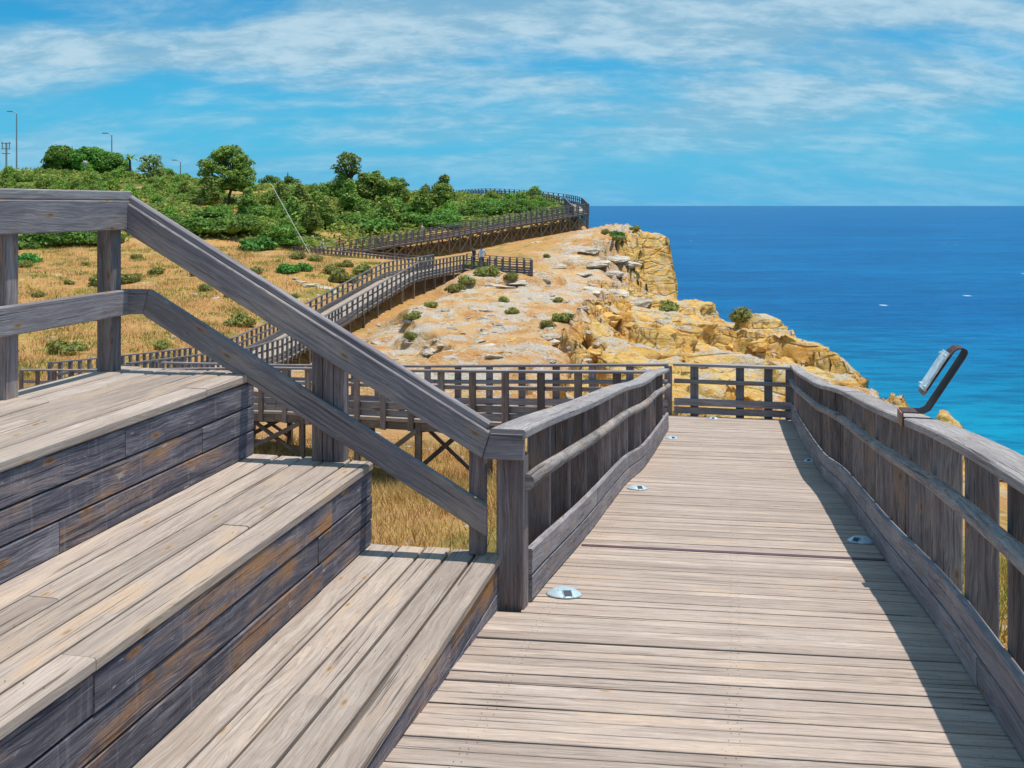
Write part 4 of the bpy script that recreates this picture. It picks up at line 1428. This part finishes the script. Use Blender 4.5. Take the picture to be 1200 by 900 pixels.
def crown(seed, n, wx, h0, h1, rmin, rmax, shape='round'):
    g = np.random.default_rng(seed)
    L = []
    for i in range(n):
        f = (i + 0.5) / n
        z = h0 + (h1 - h0) * f
        prof = math.sin(math.pi * (0.18 + 0.78 * f)) ** 0.7 if shape == 'round' else (1 - 0.8 * f)
        a = i * 2.4 + g.uniform(-.4, .4)
        rr_ = wx / 2 * prof * g.uniform(0.45, 0.85)
        r = g.uniform(rmin, rmax)
        L.append(((rr_ * math.cos(a), rr_ * math.sin(a), z), (r, r * .95, r * 0.62)))
    return L


# big pine on the ridge
Y = 116
zb = zg(268, Y)
top = ZC + (241 - 170) / F * Y
tree('pine_tree', 'tall round-crowned pine with visible dark branches standing on the ridge', 268, Y, zb, top - zb, crown(4, 34, 7.2, (top - zb) * 0.26, (top - zb) * 0.93, 0.6, 1.1), 34, 0.16, M_pine, 6, 0.55)
Y = 120
zb = zg(408, Y)
top = ZC + (241 - 179) / F * Y
tree('pine_tree', 'thin open-crowned pine rising above the green thicket', 408, Y, zb, top - zb, crown(14, 15, 3.8, (top - zb) * 0.55, (top - zb) * 0.95, 0.5, 0.85), 22, 0.16, M_pine, 16, 0.4)
Y = 121
zb = zg(440, Y)
top = ZC + (241 - 207) / F * Y
tree('pine_tree', 'bushy light green pine to the right of the thin pine, in the thicket', 437, Y - 4, zb, top - zb, crown(24, 18, 5.2, (top - zb) * 0.25, (top - zb) * 0.9, 0.7, 1.1), 30, 0.16, M_pine, 26, 0.65)
Y = 126
zb = zg(464, Y)
top = ZC + (241 - 207) / F * Y
tree('pine_tree', 'small dark round pine right of the bushy one, against the sky', 465, Y, zb, top - zb, crown(34, 10, 2.6, (top - zb) * 0.3, (top - zb) * 0.9, 0.5, 0.8), 34, 0.15, M_leafdark, 36, 0.6)
Y = 119
zb = zg(519, Y)
top = ZC + (241 - 215) / F * Y
tree('pine_tree', 'small pointed pine on the hill above the long boardwalk', 519, Y - 2, zb, top - zb, crown(44, 12, 3.4, (top - zb) * 0.15, (top - zb) * 0.9, 0.5, 0.85, 'cone'), 34, 0.15, M_pine, 46, 0.65)
Y = 150
for px, py, wx, lab, sd in ((70, 171, 5.0, 'dense dark flat-topped pine at the left end of the hilltop grove', 51), (105, 172, 7.0, 'wide dark flat-topped pine in the middle of the hilltop grove', 52), (128, 180, 5.0, 'smaller dark pine beside the second street lamp at the right end of the grove', 53)):
    zb = zg(px, Y)
    top = ZC + (241 - py) / F * Y
    tree('pine_tree', lab, px, Y, zb, top - zb, crown(sd, 26, wx, (top - zb) * 0.12, (top - zb) * 0.86, 0.85, 1.35), 26, 0.2, M_leafdark, sd + 3, 0.75)
zb = zg(175, 140)
top = ZC + (241 - 182) / F * 140
tree('pine_tree', 'loose grey-green tree on the hill between palm and third lamp', 177, 140, zb, top - zb, crown(64, 14, 4.6, (top - zb) * 0.2, (top - zb) * 0.9, 0.5, 0.9), 18, 0.17, M_pine, 66, 0.35)
for px, py, Y, lab, sd in ((318, 206, 190, 'far small dark tree on the skyline right of the big pine', 71), (341, 207, 200, 'tiny far tree on the skyline beside a pointed one', 72), (195, 199, 160, 'small far bluish tree on the skyline below the third lamp', 73)):
    zb = zg(px, Y)
    top = ZC + (241 - py) / F * Y
    tree('pine_tree', lab, px, Y, zb, top - zb, crown(sd, 8, 4.0, max(top - zb - 3.5, 0.6), (top - zb) * 0.9, 0.7, 1.1), 14, 0.2, M_leafdark, sd + 3, 0.6)
zb = zg(338, 200)
top = ZC + (241 - 206) / F * 200
tree('cypress_tree', 'tiny pointed far tree on the skyline', 337, 201, zb, top - zb, [((0, 0, (top - zb) * f), (.55 * (1.1 - f), .5 * (1.1 - f), 1.0)) for f in (.5, .65, .8, .92)], 14, 0.18, M_leafdark, 77, 0.6)
# palm
Yp = 146
xp, zb = (152 - 600) / F * Yp, zg(152, Yp)
palm = empty('palm_tree', (xp, Yp, zb), 'small palm with arching fronds on the hilltop right of the grove', 'tree')
ht = max(ZC + (241 - 186) / F * Yp - zb, 1.6)
v_, q_ = tube([Vector((0, 0, -.4)), Vector((.05, 0, ht * .5)), Vector((0, 0, ht))], 0.22, 0.16)
me = mesh_np('trunk', v_, q_, smooth=True)
me.materials.append(M_bark)
mesh_obj('trunk', me, WM[palm], palm)
for i in range(16):
    a = i * 2.4
    L = 1.9 + 0.5 * random.random()
    tilt = 0.15 + 0.9 * (i / 16)
    V, Q = [], []
    for k in range(7):
        f = k / 6
        r_ = L * f * math.cos(0.9 - tilt * 0.6)
        z_ = L * (f * math.sin(1.2 - tilt) - 0.55 * f * f)
        wv_ = 0.22 * (1 - f) ** 0.6 + 0.03
        for sgn in (-1, 1):
            V.append((r_ * math.cos(a) - sgn * wv_ * math.sin(a), r_ * math.sin(a) + sgn * wv_ * math.cos(a), ht + z_ - 0.08 * abs(sgn)))
        if k:
            Q.append((2 * k - 2, 2 * k - 1, 2 * k + 1, 2 * k))
    me = mesh_np('frond', V, Q)
    me.materials.append(M_leaf)
    mesh_obj('frond', me, WM[palm], palm)


# ------------------------------------------------------------------ street lamps and poles on the hill
def street_lamp(px, ytop, Y, label):
    x = (px - 600) / F * Y
    zb, zt = gz(x, Y), ZC + (241 - ytop) / F * Y
    root = empty('street_lamp', (x, Y, zb), label, 'street lamp', 'street lamps along the hilltop road')
    h = zt - zb
    for nm, pts_, a, b, mt in (('pole', [Vector((0, 0, -.3)), Vector((0, 0, h * .5)), Vector((0, 0, h - .25))], .13, .085, M_pole),
                               ('arm', [Vector((0, 0, h - .3)), Vector((-.25, 0, h - .08)), Vector((-.7, 0, h + .02))], .07, .05, M_pole)):
        v_, q_ = tube(pts_, a, b)
        me = mesh_np(nm, v_, q_, smooth=True)
        me.materials.append(mt)
        mesh_obj(nm, me, WM[root], root)
    me = box_bm('lamp_head', -1.5, -.6, -.14, .14, h - .02, h + .13, M_pole, .04)
    mesh_obj('lamp_head', me, WM[root], root)


street_lamp(19.5, 131, 158, 'tallest street lamp, at the left edge of the hilltop')
street_lamp(131, 156.5, 160, 'middle street lamp, in front of the dark grove on the hill')
street_lamp(211.5, 188, 175, 'smallest street lamp, at the right, half hidden by the hill scrub')
x = (7.5 - 600) / F * 175
zb, zt = gz(x, 175), ZC + (241 - 167) / F * 175
up_ = empty('utility_pole', (x, 175, zb), 'thin utility pole with short crossarms at the far left of the skyline', 'utility pole')
beam('pole', Vector((x, 175, zb - .3)), Vector((x, 175, zt)), .22, .22, M_pole, up_, D)
for dz, hw in ((0.15, .8), (1.1, .75), (1.9, .7)):
    beam('crossarm', Vector((x - hw, 174.82, zt - dz)), Vector((x + hw, 174.82, zt - dz)), .12, .14, M_pole, up_)
for dx in (-.6, .6):
    beam('insulator', Vector((x + dx, 174.82, zt - 1.2)), Vector((x + dx, 174.82, zt + .12)), .12, .12, M_pole, up_, D)
Yr = 148
x = (112 - 600) / F * Yr
rs = empty('road_sign', (x, Yr - 3.5, zg(112, Yr - 3.5)), 'small round pale road sign in front of the dark hilltop grove', 'sign')
zb = WM[rs].translation.z
zs = ZC + (241 - 191) / F * (Yr - 3.5)
beam('pole', Vector((x, Yr - 3.5, zb - .3)), Vector((x, Yr - 3.5, zs + .2)), .06, .06, M_pole, rs, D)
disc = lathe([(0.0, 0), (0.32, 0), (0.32, 0.03), (0.0, 0.03)], 20, 'disc')
disc.materials.append(plain('sign_face', (0.6, 0.5, 0.6), 0.5))
mesh_obj('disc', disc, Matrix.Translation((x, Yr - 3.6, zs)) @ Matrix.Rotation(R(90), 4, 'X'), rs)
# thin leaning pole near the low boardwalk
a, b = P(365, 300, 74), P(318, 216, 74)
a.z = min(a.z, gz(a.x, a.y) + 0.1)
lp = tag(beam('leaning_pole', a, b, .04, .04, M_white, None, D), 'thin pale pole leaning left over the low boardwalk', 'pole')
# little board on the low boardwalk
q = P(334, 283.5, 94.0)
ib = empty('notice_board', (q.x, q.y, gz(q.x, q.y)), 'little slanted white notice board with green side by the low boardwalk', 'sign')
beam('post', Vector((q.x, q.y, gz(q.x, q.y) - .2)), Vector((q.x, q.y, q.z)), .08, .08, M_far, ib, D)
beam('panel', Vector((q.x - .42, q.y - .06, q.z + .35)), Vector((q.x + .05, q.y - .06, q.z - .15)), .05, .42, M_white, ib)
beam('side_board', Vector((q.x - .05, q.y + .05, q.z + .12)), Vector((q.x + .65, q.y + .05, q.z + .12)), .04, .55, M_signgreen, ib)

# ------------------------------------------------------------------ rocks
m, t = new_mat('pale_limestone')
g0 = t.n('ShaderNodeTexCoord').outputs['Object']
oi = t.n('ShaderNodeObjectInfo').outputs['Random']
na_ = t.noise(g0, 1.7, 6, 0.65)
nb_ = t.noise(g0, 7.0, 5, 0.7)
c = t.mix(t.ramp(na_, 0.35, 0.65), (0.44, 0.37, 0.30), (0.68, 0.60, 0.50))
c = t.mix(t.math('MULTIPLY', t.ramp(nb_, 0.5, 0.7), 0.6), c, (0.58, 0.40, 0.22))
c = t.mix(t.math('MULTIPLY', t.ramp(t.noise(g0, 3, 4, .6), .58, .72), .55), c, (0.34, 0.31, 0.28))
finish(t, c, 0.95, t.math('ADD', na_, t.math('MULTIPLY', nb_, 0.5)), 0.8, 0.12, spec=0.1)
M_rock = m
m, t = new_mat('yellow_limestone')
g0 = t.n('ShaderNodeTexCoord').outputs['Object']
na_ = t.noise(t.map(g0, (1, 1, 3)), 1.4, 6, 0.65)
nb_ = t.noise(g0, 6.0, 5, 0.7)
c = t.mix(t.ramp(na_, 0.35, 0.62), (0.68, 0.34, 0.065), (0.80, 0.52, 0.18))
c = t.mix(t.math('MULTIPLY', t.ramp(nb_, 0.48, 0.68), 0.7), c, (0.70, 0.54, 0.34))
finish(t, c, 0.95, t.math('ADD', na_, t.math('MULTIPLY', nb_, 0.6)), 0.8, 0.15, spec=0.1)
M_yrock = m


def rock_mesh(seed, mat, sx_, sy_, sz_, sub=4):
    bm = bmesh.new()
    bmesh.ops.create_icosphere(bm, subdivisions=sub, radius=1)
    g = np.random.default_rng(seed)
    nrm = g.standard_normal((16, 3)) * np.array([1, 1, .7])
    nrm /= np.linalg.norm(nrm, axis=1, keepdims=True)
    offs = g.uniform(0.42, 0.9, 16)
    for v in bm.verts:
        p = np.array(v.co)
        for n_, o_ in zip(nrm, offs):           # cut flat facets
            d_ = p @ n_ - o_
            if d_ > 0:
                p = p - n_ * d_ * 0.95
        nz_ = fbm(np.array([p[0] * 2.2 + p[2] * 1.3 + seed]), np.array([p[1] * 2.2 + p[2] * 2.9]), 4, 0.6)[0]
        p = p * (1 + 0.55 * nz_)
        v.co = Vector((p[0] * sx_, p[1] * sy_, p[2] * sz_))
    me = bpy.data.meshes.new('rock')
    bm.to_mesh(me)
    bm.free()
    me.materials.append(mat)
    return me


RK = [rock_mesh(100 + i, M_rock, 1.0, 0.75, 0.42) for i in range(7)]
RY = [rock_mesh(120 + i, M_yrock, 1.0, 0.85, 0.6) for i in range(6)]


def rock(px, py, s, pool, label, group, name='rock', sz=1.0, sink=0.1):
    x, y = hit(px, py)
    M = Matrix.Translation((x, y, gz(x, y) - sink * s)) @ Matrix.Rotation(random.uniform(0, 6.28), 4, 'Z') @ Matrix.Rotation(random.uniform(-.15, .15), 4, 'X') @ Matrix.Diagonal((s, s, s * sz, 1))
    return tag(mesh_obj(name, random.choice(pool), M), label, 'rock', group)


for fmt, test in (('{} of the pale limestone slabs uphill beyond the viewing platform', lambda a: a[1] < 325 and a[0] < 662), ('{} of the pale limestone slabs near the headland cliff', lambda a: a[0] >= 662 and a[1] < 325), ('{} of the pale limestone slabs between platform and yellow ledges', lambda a: 325 <= a[1] < 375), ('{} of the pale limestone slabs lowest on the slope', lambda a: a[1] >= 375)):
    it = [a for a in [(542, 408, 1.2), (520, 418, 1.1), (505, 410, .7), (556, 376, .9), (545, 388, .8), (525, 377, .6), (480, 374, .6), (443, 380, .5), (560, 404, 1.3), (590, 336, 1.6), (605, 332, 1.5), (630, 348, 1.5), (575, 333, 1.2), (618, 318, 1.1), (650, 312, 1.4),
                  (665, 300, 1.6), (640, 282, 2.0), (655, 286, 2.0), (670, 284, 1.8), (628, 283, 1.4), (690, 290, 1.8), (700, 312, 2.0), (715, 320, 1.7), (680, 318, 1.5), (720, 300, 1.6), (735, 306, 1.6), (610, 358, 1.1), (625, 366, 1.1), (640, 370, 1.0), (655, 392, .8), (645, 398, .9), (590, 372, .7), (700, 338, 1.8), (720, 344, 1.6), (745, 352, 1.7), (670, 340, 1.5)] if test(a)]
    for (px, py, s), lab in zip(it, ranked(it, fmt)):
        rock(px, py, s * 0.85, RK, lab, 'pale limestone slabs on the slope', 'rock_slab', 0.6, 0.2)
g = np.random.default_rng(9)
for i in range(90):
    px, py = g.uniform(430, 700), g.uniform(325, 425)
    if py < np.interp(px, [430, 490, 545, 700], [385, 345, 328, 300]):
        continue
    rock(px, py, float(g.uniform(0.15, 0.5)), RK, 'small pale stone on the orange slope ' + ('beside the climbing boardwalk' if px < 520 else ('below the viewing platform' if px < 625 else 'by the yellow ledges')), 'loose stones on the slope')
for fmt, test in (('{} of the whitish flat stones in the dry field', lambda a: a[0] < 300), ('{} of the whitish flat stones beside the climbing boardwalk', lambda a: a[0] >= 300)):
    it = [a for a in [(215, 302, .7), (135, 292, .5), (352, 330, .7), (365, 334, .9), (380, 338, .9), (345, 326, .6), (395, 342, .6), (330, 345, .5), (230, 345, .4), (250, 350, .5), (175, 375, .4), (205, 395, .4), (60, 395, .4), (290, 335, .4), (320, 338, .5)] if test(a)]
    for (px, py, s), lab in zip(it, ranked(it, fmt)):
        rock(px, py, s, RK, lab, 'pale stones in the dry field', 'rock', 0.6)
for fmt, test in (('{} of the yellow boulders on the upper cliff ledges', lambda a: a[1] < 396 and a[0] > 680), ('{} of the yellow boulders on the slope left of the ledges', lambda a: a[0] <= 680), ('{} of the yellow boulders low on the cliff just above the railing', lambda a: a[1] >= 396 and a[0] > 680)):
    it = [a for a in [(650, 405, 1.3), (638, 402, .9), (700, 362, 1.5), (720, 366, 1.8), (745, 372, 1.6), (760, 378, 1.5), (690, 378, 1.3), (780, 384, 1.5), (810, 372, 1.7), (600, 400, .9), (570, 415, 1.0), (590, 412, .9), (830, 395, 1.4), (860, 402, 1.3), (890, 412, 1.3), (920, 422, 1.2), (700, 420, 1.1), (740, 418, 1.2), (780, 420, 1.0), (820, 425, 1.1), (668, 420, 1.0)] if test(a)]
    for (px, py, s), lab in zip(it, ranked(it, fmt)):
        rock(px, py, s * 0.62, RY, lab, 'yellow boulders on the cliff', 'rock', 0.8, 0.35)


# ------------------------------------------------------------------ grass
def blades(name, X, Y, hgt, wid, mat, seed, lean=0.5):
    g = np.random.default_rng(seed)
    n = len(X)
    z = terrain(X, Y)[0]
    a = g.uniform(0, 2 * math.pi, n)
    h = hgt * g.uniform(0.5, 1.3, n)
    wv_ = wid * g.uniform(0.6, 1.4, n)
    lx, ly = g.normal(0, lean, n) * h, g.normal(0, lean, n) * h
    p0 = np.stack([X - np.cos(a) * wv_, Y - np.sin(a) * wv_, z - 0.03], 1)
    p1 = np.stack([X + np.cos(a) * wv_, Y + np.sin(a) * wv_, z - 0.03], 1)
    p2 = np.stack([X + lx, Y + ly, z + h], 1)
    V = np.stack([p0, p1, p2], 1).reshape(-1, 3)
    me = mesh_np(name, V, None, np.arange(3 * n).reshape(n, 3))
    me.materials.append(mat)
    return me


def straw_mat(name, a, b, c3):
    m, t = new_mat(name)
    pp = t.n('ShaderNodeNewGeometry')
    n1 = t.noise(pp.outputs['Position'], 0.8, 4, 0.6)
    n2 = t.noise(pp.outputs['Position'], 14, 2, 0.6)
    c = t.mix(t.ramp(n2, 0.35, 0.65), a, b)
    c = t.mix(t.math('MULTIPLY', t.ramp(n1, 0.54, 0.66), 0.8), c, c3)
    finish(t, c, 0.8, spec=0.1)
    return m


M_straw = straw_mat('dry_grass', (0.40, 0.23, 0.07), (0.66, 0.46, 0.19), (0.25, 0.28, 0.07))
M_green = straw_mat('right_side_grass', (0.36, 0.30, 0.07), (0.55, 0.46, 0.14), (0.20, 0.32, 0.06))
g = np.random.default_rng(21)
N = 42000
cx_, cy_ = g.uniform(-6, 3.5, 900), g.uniform(7.5, 24, 900)
ci = g.integers(0, 900, N)
X, Y = cx_[ci] + g.normal(0, .28, N), cy_[ci] + g.normal(0, .28, N)
tag(mesh_obj('dry_grass', blades('dry_grass', X, Y, 0.24, 0.006, M_straw, 22)), 'tangled dry yellow grass in the gully behind the steps', 'grass', kind='stuff')
N = 42000
nc = 900
cy_ = g.uniform(36, 82, nc)
cx_ = np.interp(cy_, [36, 82], [-12, -13]) - g.random(nc) * np.interp(cy_, [36, 82], [14, 34])
ax_ = np.interp(cy_, APATH[:5, 1], APATH[:5, 0]) - 3.2
cx_ = np.minimum(cx_, ax_)
ci = g.integers(0, nc, N)
X, Y = cx_[ci] + g.normal(0, .55, N), cy_[ci] + g.normal(0, .55, N)
tag(mesh_obj('dry_grass', blades('dry_grass', X, Y, 0.22, 0.014, M_straw, 23, 0.4)), 'dry straw-coloured grass over the open field left of the boardwalks', 'grass', kind='stuff')
N = 16000
uu, vv = g.uniform(1.5, 13, N), g.uniform(1.45, 4.5, N)
X, Y = uu * SN + vv * CS, uu * CS - vv * SN
tag(mesh_obj('grass', blades('grass', X, Y, 0.20, 0.006, M_green, 24)), 'yellow-green grass growing behind the right railing', 'grass', kind='stuff')
N = 5200
nc = 420
cy_ = g.uniform(37, 80, nc)
ax_ = np.interp(cy_, APATH[:5, 1], APATH[:5, 0]) - 3.4
cx_ = ax_ - g.random(nc) * np.interp(cy_, [36, 82], [14, 34])
ci = g.integers(0, nc, N * 3)
X, Y = cx_[ci] + g.normal(0, .3, N * 3), cy_[ci] + g.normal(0, .3, N * 3)
tag(mesh_obj('weeds', blades('weeds', X, Y, 0.16, 0.03, M_scrub, 27, 0.7)), 'low green and olive weeds spread in patches over the dry field', 'weeds', kind='stuff')
N = 150000
X, Y = g.uniform(-75, 8, N), g.uniform(83, 150, N)
ok = (g.random(N) < scrub_mask(X, Y) * sstep(-0.10, 0.06, fbm(X / 7, Y / 7, 4))) & (np.abs(X / Y) < 0.56)
X, Y = X[ok], Y[ok]
n_ = len(X)
hgt_ = np.clip(0.55 + 1.6 * fbm(X / 2.2, Y / 2.2, 3), 0.1, 1.1)
z_ = terrain(X, Y)[0] + hgt_ * g.random(n_) ** 0.5
d_ = g.standard_normal((n_, 3)) * 0.6 + np.array([0, -0.2, 1.0])
d_ /= np.linalg.norm(d_, axis=1, keepdims=True)
tx_ = np.cross(d_, g.standard_normal((n_, 3)))
tx_ /= np.linalg.norm(tx_, axis=1, keepdims=True)
ty_ = np.cross(d_, tx_)
s_ = g.uniform(0.10, 0.26, (n_, 1))
P_ = np.stack([X, Y, z_], 1)
V = np.stack([P_ - tx_ * s_, P_ - ty_ * s_ * .7, P_ + tx_ * s_, P_ + ty_ * s_ * .7], 1).reshape(-1, 3)
gc = mesh_np('ground_cover', V, np.arange(4 * n_).reshape(n_, 4))
gc.materials.append(M_scrub)
tag(mesh_obj('ground_cover', gc), 'continuous low yellow-green scrub covering the hillside between the bushes', 'ground cover', kind='stuff')
# long green leaves behind the right railing
lf = empty('long_leaved_plant', W(4.9, 1.75, 0), 'bright green plant with long stiff blades seen between the right railing posts', 'plant')
zb = gz(WM[lf].translation.x, WM[lf].translation.y)
M_blade = plain('green_blade', (0.10, 0.36, 0.05), 0.5, 0, 0.3, 5)
for (u0_, v0_, u1_, v1_, hh, wd) in ((5.15, 1.50, 5.12, 1.46, 1.35, .028), (4.60, 1.50, 4.15, 1.62, 1.25, .024), (4.9, 1.75, 5.4, 2.0, 1.0, .025), (4.9, 1.8, 4.9, 2.3, 0.9, .025), (4.95, 1.7, 5.7, 1.6, 0.8, .02)):
    V, Q = [], []
    for k in range(8):
        f = k / 7
        p = W(u0_ + (u1_ - u0_) * f, v0_ + (v1_ - v0_) * f, 0)
        p.z = zb - .05 + hh * (f ** 0.9)
        ww = wd * (1 - f ** 2.5) + .002
        for sgn in (-1, 0, 1):
            q = p + RT * ww * sgn + D * (0.012 * abs(sgn))
            V.append(tuple(q - WM[lf].translation))
        if k:
            b0 = 3 * k
            Q += [(b0 - 3, b0 - 2, b0 + 1, b0), (b0 - 2, b0 - 1, b0 + 2, b0 + 1)]
    me = mesh_np('leaf', V, Q, smooth=True)
    me.materials.append(M_blade)
    mesh_obj('leaf', me, WM[lf], lf)


# ------------------------------------------------------------------ people
def person(loc, rotz, label, shirt, trousers, hair, skin=(0.45, 0.27, 0.19), scale=1.0, pose=0):
    j = {'pelvis': (0, 0, .92), 'waist': (0, 0, 1.06), 'chest': (0, .01, 1.30), 'neck': (0, 0, 1.46), 'head0': (0, .015, 1.54), 'head1': (0, .02, 1.70),
         'hipL': (.09, 0, .88), 'kneeL': (.10, .03, .49), 'ankL': (.10, -.01, .09), 'toeL': (.11, .13, .04),
         'hipR': (-.09, 0, .88), 'kneeR': (-.11, .05 if pose else .02, .49), 'ankR': (-.12, -.02, .09), 'toeR': (-.13, .12, .04),
         'shL': (.18, 0, 1.41), 'elL': (.25, -.02 + .06 * pose, 1.13), 'wrL': (.24, .10 + .12 * pose, .92 + .14 * pose), 'haL': (.23, .14 + .15 * pose, .84 + .15 * pose),
         'shR': (-.18, 0, 1.41), 'elR': (-.25, -.03, 1.13), 'wrR': (-.25, .07, .90), 'haR': (-.24, .10, .82)}
    rad_ = {'pelvis': (.15, .11), 'waist': (.135, .10), 'chest': (.165, .115), 'neck': (.058, .058), 'head0': (.075, .085), 'head1': (.082, .098), 'hipL': (.088, .09), 'hipR': (.088, .09),
            'kneeL': (.06, .06), 'kneeR': (.06, .06), 'ankL': (.043, .043), 'ankR': (.043, .043), 'toeL': (.04, .03), 'toeR': (.04, .03), 'shL': (.062, .06), 'shR': (.062, .06),
            'elL': (.042, .042), 'elR': (.042, .042), 'wrL': (.03, .03), 'wrR': (.03, .03), 'haL': (.036, .024), 'haR': (.036, .024)}
    ed = [('pelvis', 'waist'), ('waist', 'chest'), ('chest', 'neck'), ('neck', 'head0'), ('head0', 'head1'), ('chest', 'shL'), ('shL', 'elL'), ('elL', 'wrL'), ('wrL', 'haL'),
          ('chest', 'shR'), ('shR', 'elR'), ('elR', 'wrR'), ('wrR', 'haR'), ('pelvis', 'hipL'), ('hipL', 'kneeL'), ('kneeL', 'ankL'), ('ankL', 'toeL'),
          ('pelvis', 'hipR'), ('hipR', 'kneeR'), ('kneeR', 'ankR'), ('ankR', 'toeR')]
    keys = list(j)
    me = bpy.data.meshes.new('skeleton')
    me.from_pydata([j[k] for k in keys], [(keys.index(a), keys.index(b)) for a, b in ed], [])
    o = bpy.data.objects.new('skeleton', me)
    COL.objects.link(o)
    o.modifiers.new('skin', 'SKIN').use_smooth_shade = True
    o.modifiers.new('sub', 'SUBSURF').levels = 1
    for i, k in enumerate(keys):
        me.skin_vertices[0].data[i].radius = rad_[k]
        me.skin_vertices[0].data[i].use_root = (k == 'pelvis')
    dg = bpy.context.evaluated_depsgraph_get()
    body = bpy.data.meshes.new_from_object(o.evaluated_get(dg))
    bpy.data.objects.remove(o)
    body.materials.clear()
    ms = [plain('skin_tone', skin, .6), plain('shirt_cloth', shirt, .9), plain('trouser_cloth', trousers, .9), plain('shoe', (.08, .07, .07), .7)]
    for mm in ms:
        body.materials.append(mm)
    for p in body.polygons:
        c_ = p.center
        arm = abs(c_.x) > .2
        p.material_index = 3 if c_.z < .10 else (2 if c_.z < .97 and abs(c_.x) < .2 else (0 if c_.z > 1.46 or (arm and c_.z < 1.2) else 1))
    M = Matrix.Translation(loc) @ Matrix.Rotation(rotz, 4, 'Z') @ Matrix.Scale(scale, 4)
    root = bpy.data.objects.new('person', None)
    put(root, M)
    tag(root, label, 'person')
    body.name = 'body'
    put(bpy.data.objects.new('body', body), M, root)
    hm = bpy.data.meshes.new('hair')
    bm = bmesh.new()
    bmesh.ops.create_icosphere(bm, subdivisions=2, radius=1)
    for v in bm.verts:
        v.co = Vector((v.co.x * .092, v.co.y * .105 - .012, v.co.z * .085 + 1.695 if v.co.z > 0 else v.co.z * (.14 if v.co.y < .2 else .03) + 1.695))
    bm.to_mesh(hm)
    bm.free()
    hm.materials.append(plain('hair_tone', hair, .7))
    put(bpy.data.objects.new('hair', hm), M, root)


def on_line(A_, B_, px, fr):
    """a standing place on a deck between two rail lines at photograph column px"""
    best = None
    for f in np.linspace(0, 1, 200):
        a_ = resample(A_, 60)[0][int(f * 59)]
        b_ = resample(B_, 60)[0][int(f * 59)]
        p = a_.lerp(b_, fr)
        e = abs(600 + F * p.x / p.y - px)
        if best is None or e < best[0]:
            best = (e, p)
    return best[1]


q = on_line(PA, PB, 564.5, .35)
person(q - Vector((0, 0, .97)), R(10), 'man in a light blue shirt and dark trousers standing on the small viewing platform', (.50, .62, .78), (.06, .07, .10), (.05, .035, .03))
q = on_line(PA, PB, 555.5, .5)
person(q - Vector((0, 0, .97)), R(60), 'dark-haired person in black standing left of the man on the platform', (.03, .03, .04), (.05, .05, .07), (.015, .012, .012), scale=.93)
BLo = offset_line(BL, 2.2)
q = on_line(BL, BLo, 378, .5)
person(q - Vector((0, 0, 1.0)), R(-80), 'grey-haired person in a grey top on the low boardwalk below the shrubs', (.35, .36, .38), (.05, .05, .07), (.55, .52, .50), scale=.97, pose=1)
BNo = offset_line(BN, 2.2)
q = on_line(BN, BNo, 397, .5)
person(q - Vector((0, 0, 1.0)), R(100), 'person in a dark top and pale cap at the lower end of the long boardwalk', (.04, .03, .08), (.08, .08, .1), (.6, .6, .62), pose=1)
q = on_line(BN, BNo, 494, .45)
person(q - Vector((0, 0, 1.0)), R(-80), 'person in a pale pink top walking on the long boardwalk', (.62, .45, .42), (.35, .3, .28), (.2, .13, .08), scale=.95)
